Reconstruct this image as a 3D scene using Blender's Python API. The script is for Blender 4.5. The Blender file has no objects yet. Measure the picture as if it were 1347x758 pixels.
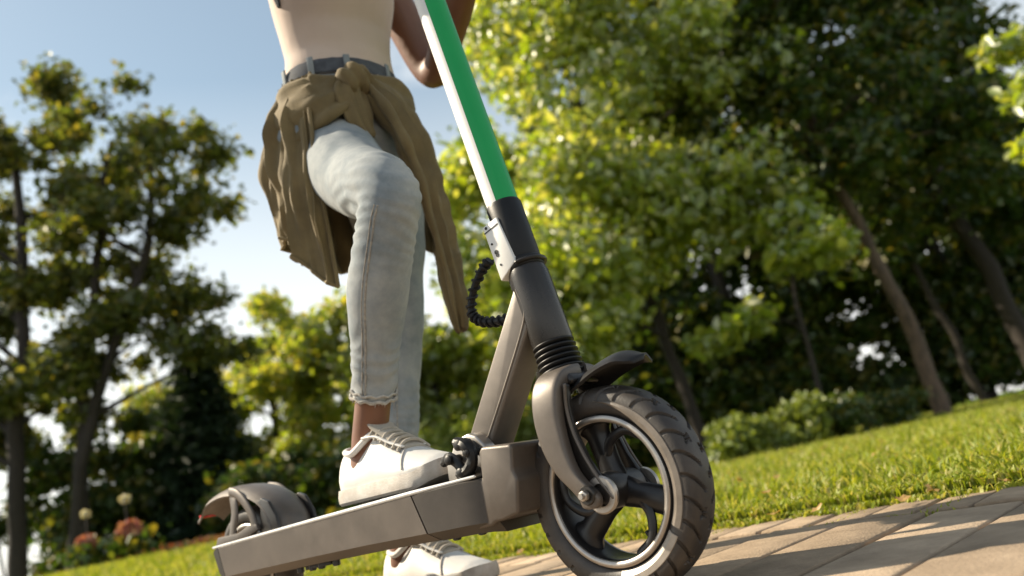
import bpy, bmesh, math, random
import numpy as np
from math import sin, cos, pi, radians, sqrt
from mathutils import Vector, Matrix, noise
from mathutils.bvhtree import BVHTree

S = bpy.context.scene
COL = S.collection
rnd = random.Random(7)

# ------------------------------------------------------------------ camera
CAM_POS = Vector((0.661, -0.879, 0.145))
yaw, roll = radians(131.0), radians(11.6)
FPX = 1150.0                                   # focal length in pixels of a 1347 px wide frame
pitch = math.atan(264.0 / FPX)
fw = Vector((cos(yaw) * cos(pitch), sin(yaw) * cos(pitch), sin(pitch)))
rt0 = Vector((sin(yaw), -cos(yaw), 0.0))
up0 = rt0.cross(fw)
rt = rt0 * cos(roll) - up0 * sin(roll)
up = rt0 * sin(roll) + up0 * cos(roll)
cam = bpy.data.cameras.new("camera")
cam.sensor_width = 36.0
cam.lens = 36.0 * FPX / 1347.0
cam.clip_start, cam.clip_end = 0.02, 2000.0
cam.dof.use_dof = True
cam.dof.focus_distance = 1.14
cam.dof.aperture_fstop = 3.5
camo = bpy.data.objects.new("camera", cam)
M = Matrix((rt, up, -fw)).transposed().to_4x4()
M.translation = CAM_POS
camo.matrix_world = M
COL.objects.link(camo)
S.camera = camo

# ------------------------------------------------------------------ light
SUN_AZ, SUN_EL = radians(202.0), radians(36.0)
sdir = Vector((cos(SUN_AZ) * cos(SUN_EL), sin(SUN_AZ) * cos(SUN_EL), sin(SUN_EL)))
sl = bpy.data.lights.new("sun", 'SUN')
sl.energy = 5.0
sl.angle = radians(0.55)
sl.color = (1.0, 0.87, 0.67)
so = bpy.data.objects.new("sun", sl)
so.rotation_euler = sdir.to_track_quat('Z', 'Y').to_euler()
COL.objects.link(so)

W = bpy.data.worlds.new("World")
S.world = W
W.use_nodes = True
nt = W.node_tree
nt.nodes.clear()
wo = nt.nodes.new('ShaderNodeOutputWorld')
bg = nt.nodes.new('ShaderNodeBackground')
bg.inputs['Strength'].default_value = 0.077
sky = nt.nodes.new('ShaderNodeTexSky')
sky.sky_type = 'NISHITA'
sky.sun_disc = False
sky.sun_elevation = SUN_EL
sky.sun_rotation = math.atan2(sdir.x, sdir.y)
sky.dust_density = 0.7
sky.air_density = 1.0
sky.ozone_density = 1.0
tc = nt.nodes.new('ShaderNodeTexCoord')
mp = nt.nodes.new('ShaderNodeMapping')
mp.inputs['Scale'].default_value = (1.0, 1.0, 2.4)
mp.inputs['Location'].default_value = (0.35, 0.1, 0.0)
nz = nt.nodes.new('ShaderNodeTexNoise')
nz.inputs['Scale'].default_value = 2.2
nz.inputs['Detail'].default_value = 7.0
nz.inputs['Roughness'].default_value = 0.6
cr = nt.nodes.new('ShaderNodeValToRGB')
cr.color_ramp.elements[0].position = 0.5
cr.color_ramp.elements[0].color = (0.10, 0.10, 0.10, 1)
cr.color_ramp.elements[1].position = 0.8
cr.color_ramp.elements[1].color = (1, 1, 1, 1)
mx = nt.nodes.new('ShaderNodeMix')
mx.data_type = 'RGBA'
mx.inputs['B'].default_value = (9.6, 9.5, 9.1, 1)
nt.links.new(tc.outputs['Generated'], mp.inputs['Vector'])
nt.links.new(mp.outputs['Vector'], nz.inputs['Vector'])
nt.links.new(nz.outputs['Fac'], cr.inputs['Fac'])
sp = nt.nodes.new('ShaderNodeSeparateXYZ')
nt.links.new(tc.outputs['Generated'], sp.inputs['Vector'])
hz = nt.nodes.new('ShaderNodeMapRange')          # whitish summer haze thickening towards the horizon all round
hz.interpolation_type = 'SMOOTHSTEP'
hz.inputs['From Min'].default_value = 0.58
hz.inputs['From Max'].default_value = 0.10
hz.inputs['To Min'].default_value = 0.0
hz.inputs['To Max'].default_value = 0.85
nt.links.new(sp.outputs['Z'], hz.inputs['Value'])
mxx = nt.nodes.new('ShaderNodeMath')
mxx.operation = 'MAXIMUM'
nt.links.new(cr.outputs['Color'], mxx.inputs[0])
nt.links.new(hz.outputs['Result'], mxx.inputs[1])
nt.links.new(mxx.outputs['Value'], mx.inputs['Factor'])
tint = nt.nodes.new('ShaderNodeMix')
tint.data_type = 'RGBA'
tint.blend_type = 'MULTIPLY'
tint.inputs['Factor'].default_value = 1.0
tint.inputs['B'].default_value = (1.12, 1.16, 1.0, 1)
nt.links.new(sky.outputs['Color'], tint.inputs['A'])
nt.links.new(tint.outputs['Result'], mx.inputs['A'])
nt.links.new(mx.outputs['Result'], bg.inputs['Color'])
nt.links.new(bg.outputs['Background'], wo.inputs['Surface'])

S.view_settings.view_transform = 'Standard'
S.view_settings.look = 'None'
S.view_settings.exposure = 0.86
S.view_settings.gamma = 1.0
S.cycles.use_denoising = True
S.cycles.max_bounces = 8
S.cycles.diffuse_bounces = 3
S.cycles.transparent_max_bounces = 4

# ------------------------------------------------------------------ materials
def lnk(t, a, b):
    t.links.new(a, b)

def mk(name, col, rough=0.6, metal=0.0, var=0.0, vscale=20.0, bump=0.0, bscale=200.0, coat=0.0,
       sheen=0.0, col2=None, detail=5.0, stretch=None, spec=0.5):
    """Principled material: base colour broken up by noise between col and col2 (or darker col), optional bump."""
    m = bpy.data.materials.new(name)
    m.use_nodes = True
    t = m.node_tree
    p = t.nodes['Principled BSDF']
    p.inputs['Roughness'].default_value = rough
    p.inputs['Metallic'].default_value = metal
    p.inputs['Coat Weight'].default_value = coat
    p.inputs['Sheen Weight'].default_value = sheen
    p.inputs['Specular IOR Level'].default_value = spec
    p.inputs['Base Color'].default_value = (*col, 1)
    co = t.nodes.new('ShaderNodeTexCoord')
    vec = co.outputs['Object']
    if stretch:
        mm = t.nodes.new('ShaderNodeMapping')
        mm.inputs['Scale'].default_value = stretch
        lnk(t, vec, mm.inputs['Vector'])
        vec = mm.outputs['Vector']
    if var or col2:
        n = t.nodes.new('ShaderNodeTexNoise')
        n.inputs['Scale'].default_value = vscale
        n.inputs['Detail'].default_value = detail
        n.inputs['Roughness'].default_value = 0.65
        lnk(t, vec, n.inputs['Vector'])
        r = t.nodes.new('ShaderNodeValToRGB')
        c2 = col2 if col2 else tuple(c * (1 - var) for c in col)
        r.color_ramp.elements[0].position = 0.33
        r.color_ramp.elements[1].position = 0.67
        r.color_ramp.elements[0].color = (*c2, 1)
        r.color_ramp.elements[1].color = (*col, 1)
        lnk(t, n.outputs['Fac'], r.inputs['Fac'])
        lnk(t, r.outputs['Color'], p.inputs['Base Color'])
        rr = t.nodes.new('ShaderNodeMapRange')
        rr.inputs['To Min'].default_value = max(0.05, rough - 0.1)
        rr.inputs['To Max'].default_value = min(1.0, rough + 0.1)
        lnk(t, n.outputs['Fac'], rr.inputs['Value'])
        lnk(t, rr.outputs['Result'], p.inputs['Roughness'])
    if bump:
        n2 = t.nodes.new('ShaderNodeTexNoise')
        n2.inputs['Scale'].default_value = bscale
        n2.inputs['Detail'].default_value = 4.0
        lnk(t, vec, n2.inputs['Vector'])
        b = t.nodes.new('ShaderNodeBump')
        b.inputs['Strength'].default_value = bump
        b.inputs['Distance'].default_value = 0.002
        lnk(t, n2.outputs['Fac'], b.inputs['Height'])
        lnk(t, b.outputs['Normal'], p.inputs['Normal'])
    return m

def leaf_mat(name, cols, trans=0.45, gloss=0.08, tcol_gain=1.6):
    """Thin leaf: diffuse + translucent + a little gloss; each leaf (mesh island) draws its own tint."""
    m = bpy.data.materials.new(name)
    m.use_nodes = True
    t = m.node_tree
    t.nodes.clear()
    o = t.nodes.new('ShaderNodeOutputMaterial')
    g = t.nodes.new('ShaderNodeNewGeometry')
    r = t.nodes.new('ShaderNodeValToRGB')
    e = r.color_ramp.elements
    while len(e) < len(cols):
        e.new(0.5)
    for i, c in enumerate(cols):
        e[i].position = i / (len(cols) - 1)
        e[i].color = (*c, 1)
    lnk(t, g.outputs['Random Per Island'], r.inputs['Fac'])
    d = t.nodes.new('ShaderNodeBsdfDiffuse')
    tr = t.nodes.new('ShaderNodeBsdfTranslucent')
    gl = t.nodes.new('ShaderNodeBsdfGlossy')
    gl.inputs['Roughness'].default_value = 0.48
    gl.inputs['Color'].default_value = (0.9, 0.9, 0.85, 1)
    br = t.nodes.new('ShaderNodeMix')
    br.data_type = 'RGBA'
    br.blend_type = 'MULTIPLY'
    br.inputs['Factor'].default_value = 1.0
    br.inputs['B'].default_value = (tcol_gain * 1.1, tcol_gain, tcol_gain * 0.35, 1)
    lnk(t, r.outputs['Color'], br.inputs['A'])
    lnk(t, r.outputs['Color'], d.inputs['Color'])
    lnk(t, br.outputs['Result'], tr.inputs['Color'])
    a = t.nodes.new('ShaderNodeMixShader')
    a.inputs['Fac'].default_value = trans
    lnk(t, d.outputs[0], a.inputs[1])
    lnk(t, tr.outputs[0], a.inputs[2])
    b = t.nodes.new('ShaderNodeMixShader')
    b.inputs['Fac'].default_value = gloss
    lnk(t, a.outputs[0], b.inputs[1])
    lnk(t, gl.outputs[0], b.inputs[2])
    lnk(t, b.outputs[0], o.inputs['Surface'])
    return m

MT = {}
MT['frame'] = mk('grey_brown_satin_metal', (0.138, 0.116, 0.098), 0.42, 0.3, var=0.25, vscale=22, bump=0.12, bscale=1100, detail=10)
MT['dark_metal'] = mk('dark_satin_metal', (0.032, 0.029, 0.027), 0.34, 0.2, var=0.2, vscale=40, bump=0.05, bscale=900)
MT['black'] = mk('black_plastic', (0.014, 0.014, 0.015), 0.45, 0, var=0.3, vscale=50, bump=0.06, bscale=800, spec=0.3)
MT['silver'] = mk('brushed_silver', (0.47, 0.43, 0.39), 0.36, 0.8, var=0.15, vscale=80)
MT['rail'] = mk('pale_metal_rail', (0.75, 0.76, 0.76), 0.3, 0.2, var=0.1, vscale=80)
MT['tube'] = mk('satin_tube_metal', (0.036, 0.032, 0.029), 0.27, 0.2, var=0.2, vscale=25, bump=0.08, bscale=1100, detail=9)
MT['neck_metal'] = mk('sunlit_brown_satin_metal', (0.22, 0.19, 0.163), 0.42, 0.25, var=0.22, vscale=22, bump=0.12, bscale=1100, detail=10)  # frame metal with grazing sun on the neck put into its colour
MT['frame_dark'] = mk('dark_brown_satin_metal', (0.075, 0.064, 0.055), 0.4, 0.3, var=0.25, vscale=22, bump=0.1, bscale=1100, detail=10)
MT['tape_dull'] = mk('dull_moulded_rubber', (0.20, 0.172, 0.145), 0.45, 0.1, var=0.3, vscale=45, bump=0.1, bscale=500)
MT['green'] = mk('green_wrap', (0.0, 0.37, 0.085), 0.4, 0, var=0.06, vscale=15, coat=0.08)
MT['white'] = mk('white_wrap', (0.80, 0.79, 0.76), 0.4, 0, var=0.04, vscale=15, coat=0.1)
MT['rubber'] = mk('tyre_rubber', (0.030, 0.026, 0.024), 0.5, 0, col2=(0.055, 0.046, 0.039), vscale=35, bump=0.15, bscale=400)
MT['tape'] = mk('reflective_tape', (0.42, 0.38, 0.33), 0.4, 0.2, var=0.2, vscale=60)
MT['rim'] = mk('black_rim', (0.022, 0.021, 0.022), 0.35, 0.3, var=0.25, vscale=50)
MT['red'] = mk('red_reflector', (0.65, 0.02, 0.02), 0.25, 0)
MT['mat'] = mk('deck_grip', (0.05, 0.05, 0.052), 0.85, 0, var=0.3, vscale=200, bump=0.4, bscale=600)
MT['skin'] = mk('brown_skin', (0.20, 0.088, 0.05), 0.5, 0, var=0.18, vscale=18, bump=0.08, bscale=250)
MT['jeans'] = mk('pale_denim', (0.37, 0.39, 0.395), 0.92, 0, col2=(0.195, 0.23, 0.255), vscale=16, bump=0.45, bscale=900, detail=12)
MT['seam'] = mk('denim_seam', (0.22, 0.225, 0.225), 0.9, 0, col2=(0.42, 0.38, 0.32), vscale=160)
MT['hem'] = mk('frayed_denim', (0.48, 0.46, 0.42), 0.95, 0, col2=(0.3, 0.28, 0.25), vscale=130, bump=0.5, bscale=300)
MT['top'] = mk('cream_knit', (0.66, 0.53, 0.45), 0.9, 0, var=0.06, vscale=12, bump=0.2, bscale=800, sheen=0.2)
MT['jacket'] = mk('khaki_cotton', (0.21, 0.155, 0.07), 0.85, 0, var=0.35, vscale=14, bump=0.25, bscale=500, sheen=0.1)
MT['shoe'] = mk('white_leather', (0.68, 0.665, 0.64), 0.55, 0, var=0.06, vscale=25, bump=0.12, bscale=400)
MT['sole'] = mk('white_rubber', (0.56, 0.53, 0.49), 0.6, 0, col2=(0.38, 0.33, 0.28), vscale=28, bump=0.3, bscale=500)
MT['lace'] = mk('cream_lace', (0.46, 0.41, 0.34), 0.9, 0, var=0.2, vscale=200)
MT['hair'] = mk('black_hair', (0.012, 0.010, 0.010), 0.4, 0, var=0.3, vscale=60, stretch=(8, 8, 1))
MT['eye'] = mk('eye_white', (0.7, 0.68, 0.65), 0.2, 0)
MT['lip'] = mk('lip', (0.28, 0.08, 0.06), 0.4, 0)
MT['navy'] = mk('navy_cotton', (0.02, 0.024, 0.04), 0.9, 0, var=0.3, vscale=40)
MT['waistband'] = mk('dark_denim', (0.10, 0.11, 0.13), 0.9, 0, var=0.5, vscale=40, bump=0.2, bscale=500)
MT['belt'] = mk('dark_belt', (0.035, 0.035, 0.04), 0.6, 0, var=0.3, vscale=60)
MT['stone'] = mk('paving_concrete', (0.49, 0.37, 0.255), 0.9, 0, col2=(0.32, 0.238, 0.162), vscale=14, bump=0.9, bscale=220, detail=12, spec=0.2)
MT['stone_b'] = mk('paving_concrete_pale', (0.52, 0.40, 0.285), 0.9, 0, col2=(0.36, 0.272, 0.19), vscale=11, bump=0.9, bscale=200, detail=12, spec=0.2)
for key in ('stone', 'stone_b'):          # every stone its own tone, plus broad stains
    t = MT[key].node_tree
    pb = t.nodes['Principled BSDF']
    src = pb.inputs['Base Color'].links[0].from_socket
    oi = t.nodes.new('ShaderNodeObjectInfo')
    mr = t.nodes.new('ShaderNodeMapRange')
    mr.inputs['To Min'].default_value = 0.74
    mr.inputs['To Max'].default_value = 1.12
    lnk(t, oi.outputs['Random'], mr.inputs['Value'])
    ge = t.nodes.new('ShaderNodeNewGeometry')
    n3 = t.nodes.new('ShaderNodeTexNoise')
    n3.inputs['Scale'].default_value = 3.3
    n3.inputs['Detail'].default_value = 8
    n3.inputs['Roughness'].default_value = 0.7
    lnk(t, ge.outputs['Position'], n3.inputs['Vector'])
    m3 = t.nodes.new('ShaderNodeMapRange')
    m3.inputs['From Min'].default_value = 0.35
    m3.inputs['From Max'].default_value = 0.62
    m3.inputs['To Min'].default_value = 0.68
    m3.inputs['To Max'].default_value = 1.05
    lnk(t, n3.outputs['Fac'], m3.inputs['Value'])
    mm = t.nodes.new('ShaderNodeMath')
    mm.operation = 'MULTIPLY'
    lnk(t, mr.outputs['Result'], mm.inputs[0])
    lnk(t, m3.outputs['Result'], mm.inputs[1])
    mu = t.nodes.new('ShaderNodeVectorMath')
    mu.operation = 'SCALE'
    lnk(t, src, mu.inputs[0])
    lnk(t, mm.outputs['Value'], mu.inputs['Scale'])
    lnk(t, mu.outputs['Vector'], pb.inputs['Base Color'])
MT['soil'] = mk('joint_soil', (0.05, 0.042, 0.022), 0.95, 0, var=0.5, vscale=60, bump=0.8, bscale=150, spec=0.05)
MT['lawn'] = mk('lawn_soil', (0.13, 0.19, 0.025), 0.95, 0, col2=(0.08, 0.11, 0.02), vscale=3, bump=0.5, bscale=30, spec=0.0)
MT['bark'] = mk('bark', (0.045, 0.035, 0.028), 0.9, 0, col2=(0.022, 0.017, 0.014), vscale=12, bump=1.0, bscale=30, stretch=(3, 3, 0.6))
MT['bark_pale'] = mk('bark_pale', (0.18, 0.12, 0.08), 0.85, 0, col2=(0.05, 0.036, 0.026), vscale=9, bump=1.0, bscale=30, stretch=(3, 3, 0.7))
MT['grass'] = leaf_mat('grass_blade', [(0.15, 0.21, 0.02), (0.24, 0.30, 0.03), (0.33, 0.36, 0.05), (0.46, 0.41, 0.18)], 0.42, 0.02, 1.3)
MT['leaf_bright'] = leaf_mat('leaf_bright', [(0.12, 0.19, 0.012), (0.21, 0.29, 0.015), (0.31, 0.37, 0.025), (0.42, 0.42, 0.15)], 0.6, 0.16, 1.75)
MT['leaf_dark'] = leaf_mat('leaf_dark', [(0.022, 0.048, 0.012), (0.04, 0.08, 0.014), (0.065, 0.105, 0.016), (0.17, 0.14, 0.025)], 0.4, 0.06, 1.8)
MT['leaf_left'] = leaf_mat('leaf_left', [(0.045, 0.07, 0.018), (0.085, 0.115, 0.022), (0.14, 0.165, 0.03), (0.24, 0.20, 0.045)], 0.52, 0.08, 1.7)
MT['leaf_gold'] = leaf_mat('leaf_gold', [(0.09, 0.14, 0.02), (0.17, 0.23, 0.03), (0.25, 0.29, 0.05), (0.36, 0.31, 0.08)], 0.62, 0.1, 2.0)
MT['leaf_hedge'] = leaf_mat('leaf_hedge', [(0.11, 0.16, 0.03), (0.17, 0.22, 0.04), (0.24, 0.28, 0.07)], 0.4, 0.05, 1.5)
MT['needle'] = leaf_mat('needle', [(0.012, 0.03, 0.018), (0.022, 0.045, 0.022), (0.035, 0.06, 0.025)], 0.15, 0.04, 1.2)
MT['petal_pink'] = leaf_mat('petal_pink', [(0.45, 0.14, 0.14), (0.5, 0.22, 0.18), (0.55, 0.35, 0.22)], 0.3, 0.03, 1.1)
MT['petal_white'] = leaf_mat('petal_white', [(0.75, 0.7, 0.6), (0.85, 0.8, 0.72)], 0.3, 0.03, 1.0)
MT['petal_red'] = leaf_mat('petal_red', [(0.28, 0.08, 0.06), (0.30, 0.14, 0.08), (0.10, 0.14, 0.03)], 0.3, 0.03, 1.1)
MT['fallen'] = leaf_mat('fallen_leaf', [(0.35, 0.15, 0.03), (0.45, 0.24, 0.05), (0.40, 0.28, 0.12)], 0.35, 0.05, 1.2)

# ------------------------------------------------------------------ helpers
def wpos(o):
    p = Vector((0, 0, 0))
    while o is not None:
        p += o.location
        o = o.parent
    return p

def link(name, me, mat=None, parent=None, smooth=True, loc=None):
    o = bpy.data.objects.new(name, me)
    COL.objects.link(o)
    if mat is not None:
        me.materials.clear()
        me.materials.append(mat)
    if smooth:
        me.polygons.foreach_set('use_smooth', [True] * len(me.polygons))
    if parent is not None:
        o.parent = parent
        o.location = -wpos(parent) if loc is None else Vector(loc) - wpos(parent)
    elif loc is not None:
        o.location = loc
    return o

def obj(name, bm, mat, parent=None, smooth=True, sharp=35, loc=None):
    bmesh.ops.recalc_face_normals(bm, faces=bm.faces)
    if smooth and sharp:
        lim = radians(sharp)
        for e in bm.edges:
            if len(e.link_faces) == 2 and e.calc_face_angle(0) > lim:
                e.smooth = False
    me = bpy.data.meshes.new(name)
    bm.to_mesh(me)
    bm.free()
    return link(name, me, mat, parent, smooth, loc)

def thing(name, label, cat, loc=(0, 0, 0), group=None):
    o = bpy.data.objects.new(name, None)
    o.empty_display_size = 0.1
    o.location = loc
    COL.objects.link(o)
    return tag(o, label, cat, group)

def tag(o, label, cat, group=None):
    o['label'] = label
    o['category'] = cat
    if group:
        o['group'] = group
    return o

def B():
    return bmesh.new()

def frames(pts):
    """Rotation-minimising frames along a polyline."""
    pts = [Vector(p) for p in pts]
    n = len(pts)
    T = []
    for i in range(n):
        a = pts[max(i - 1, 0)]
        b = pts[min(i + 1, n - 1)]
        T.append((b - a).normalized())
    ref = Vector((0, 1, 0)) if abs(T[0].y) < 0.8 else Vector((1, 0, 0))
    U = [(ref - T[0] * ref.dot(T[0])).normalized()]
    for i in range(1, n):
        u = U[-1] - T[i] * U[-1].dot(T[i])
        U.append(u.normalized())
    return pts, T, U, [t.cross(u) for t, u in zip(T, U)]

def tube(bm, pts, rad, n=16, cap=True, round_cap=False):
    """Tube along pts. rad: number, list of numbers or of (a, b) half-axes (a along the frame's u)."""
    pts, T, U, V = frames(pts)
    k = len(pts)
    rs = rad if isinstance(rad, (list, tuple)) and not (isinstance(rad, tuple) and len(rad) == 2 and k != 2) else [rad] * k
    rs = [(r, r) if not isinstance(r, (tuple, list)) else r for r in rs]
    rings = []
    secs = []
    if round_cap:
        for f in (0.94, 0.7, 0.38):
            s = sqrt(1 - f * f)
            secs.append((pts[0] - T[0] * min(rs[0]) * f, U[0], V[0], rs[0][0] * s, rs[0][1] * s))
    for p, u, v, r in zip(pts, U, V, rs):
        secs.append((p, u, v, r[0], r[1]))
    if round_cap:
        for f in (0.38, 0.7, 0.94):
            s = sqrt(1 - f * f)
            secs.append((pts[-1] + T[-1] * min(rs[-1]) * f, U[-1], V[-1], rs[-1][0] * s, rs[-1][1] * s))
    for p, u, v, a, b in secs:
        rings.append([bm.verts.new(p + u * (a * cos(2 * pi * i / n)) + v * (b * sin(2 * pi * i / n))) for i in range(n)])
    for r0, r1 in zip(rings, rings[1:]):
        for i in range(n):
            bm.faces.new((r0[i], r0[(i + 1) % n], r1[(i + 1) % n], r1[i]))
    if cap or round_cap:
        bm.faces.new(rings[0][::-1])
        bm.faces.new(rings[-1])
    return bm

def loft(bm, secs, cap=True):
    """Skin a list of equal-length closed rings of points."""
    rings = [[bm.verts.new(Vector(p)) for p in s] for s in secs]
    n = len(rings[0])
    for r0, r1 in zip(rings, rings[1:]):
        for i in range(n):
            bm.faces.new((r0[i], r0[(i + 1) % n], r1[(i + 1) % n], r1[i]))
    if cap:
        bm.faces.new(rings[0][::-1])
        bm.faces.new(rings[-1])
    return bm

def prism(bm, outline, y0, y1, bevel=0.0, seg=2):
    """Extrude an (x, z) outline from y0 to y1; bevel the sharp edges."""
    a = [bm.verts.new((x, y0, z)) for x, z in outline]
    b = [bm.verts.new((x, y1, z)) for x, z in outline]
    fs = [bm.faces.new(a), bm.faces.new(b[::-1])]
    n = len(a)
    for i in range(n):
        fs.append(bm.faces.new((a[i], b[i], b[(i + 1) % n], a[(i + 1) % n])))
    if bevel:
        bmesh.ops.recalc_face_normals(bm, faces=fs)
        es = {e for f in fs for e in f.edges if e.calc_face_angle(0) > 0.45}
        bmesh.ops.bevel(bm, geom=list(es), offset=bevel, segments=seg, affect='EDGES', profile=0.5)
    return bm

def box(bm, x0, x1, y0, y1, z0, z1, bevel=0.0):
    return prism(bm, [(x0, z0), (x1, z0), (x1, z1), (x0, z1)], y0, y1, bevel)

def lathe_y(bm, prof, cx, cz, n=64, close=False):
    """Revolve a (y, r) profile about the axis parallel to Y through (cx, cz)."""
    rings = []
    for k in range(n):
        a = 2 * pi * k / n
        rings.append([bm.verts.new((cx + r * cos(a), y, cz + r * sin(a))) for y, r in prof])
    m = len(prof)
    for k in range(n):
        r0, r1 = rings[k], rings[(k + 1) % n]
        for i in range(m if close else m - 1):
            bm.faces.new((r0[i], r0[(i + 1) % m], r1[(i + 1) % m], r1[i]))
    return bm

def smooth_path(pts, per=8):
    """Catmull-Rom through the points."""
    P = [Vector(p) for p in pts]
    P = [P[0] * 2 - P[1]] + P + [P[-1] * 2 - P[-2]]
    out = []
    for i in range(1, len(P) - 2):
        for k in range(per):
            t = k / per
            a, b, c, d = P[i - 1], P[i], P[i + 1], P[i + 2]
            out.append(0.5 * ((2 * b) + (c - a) * t + (2 * a - 5 * b + 4 * c - d) * t * t + (3 * b - a - 3 * c + d) * t ** 3))
    out.append(P[-2])
    return out

def lerp_list(v, n):
    """Resample a list of floats / tuples to n values."""
    out = []
    for i in range(n):
        t = i / (n - 1) * (len(v) - 1)
        k = min(int(t), len(v) - 2)
        f = t - k
        f = f * f * (3 - 2 * f)
        if isinstance(v[0], (tuple, list)):
            out.append(tuple(a * (1 - f) + b * f for a, b in zip(v[k], v[k + 1])))
        else:
            out.append(v[k] * (1 - f) + v[k + 1] * f)
    return out

def remeshed(bm, voxel, smooth_it=4, factor=0.5):
    """Fuse overlapping closed shapes into one continuous surface; returns a mesh."""
    bmesh.ops.recalc_face_normals(bm, faces=bm.faces)
    me = bpy.data.meshes.new("fuse")
    bm.to_mesh(me)
    bm.free()
    o = bpy.data.objects.new("fuse", me)
    COL.objects.link(o)
    r = o.modifiers.new("r", 'REMESH')
    r.mode = 'VOXEL'
    r.voxel_size = voxel
    s = o.modifiers.new("s", 'SMOOTH')
    s.factor = factor
    s.iterations = smooth_it
    dg = bpy.context.evaluated_depsgraph_get()
    dg.update()
    out = bpy.data.meshes.new_from_object(o.evaluated_get(dg))
    bpy.data.objects.remove(o)
    bpy.data.meshes.remove(me)
    return out

# layout on the ground seen from where the photographer crouches: d metres ahead, r metres to the right
FH = Vector((cos(yaw), sin(yaw), 0.0))
RH = Vector((sin(yaw), -cos(yaw), 0.0))
def G(r, d, z=0.0):
    p = CAM_POS + FH * d + RH * r
    return Vector((p.x, p.y, z))

def sstep(a, b, x):
    t = min(1.0, max(0.0, (x - a) / (b - a)))
    return t * t * (3 - 2 * t)

def lawn_z(x, y):
    v = Vector((x, y, 0)) - CAM_POS
    d, r = v.dot(FH), v.dot(RH)
    return 0.20 * sstep(2.5, 8, d) * sstep(0.6, 3.4, -r) * (1 - sstep(30, 60, d)) + 0.012

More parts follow.
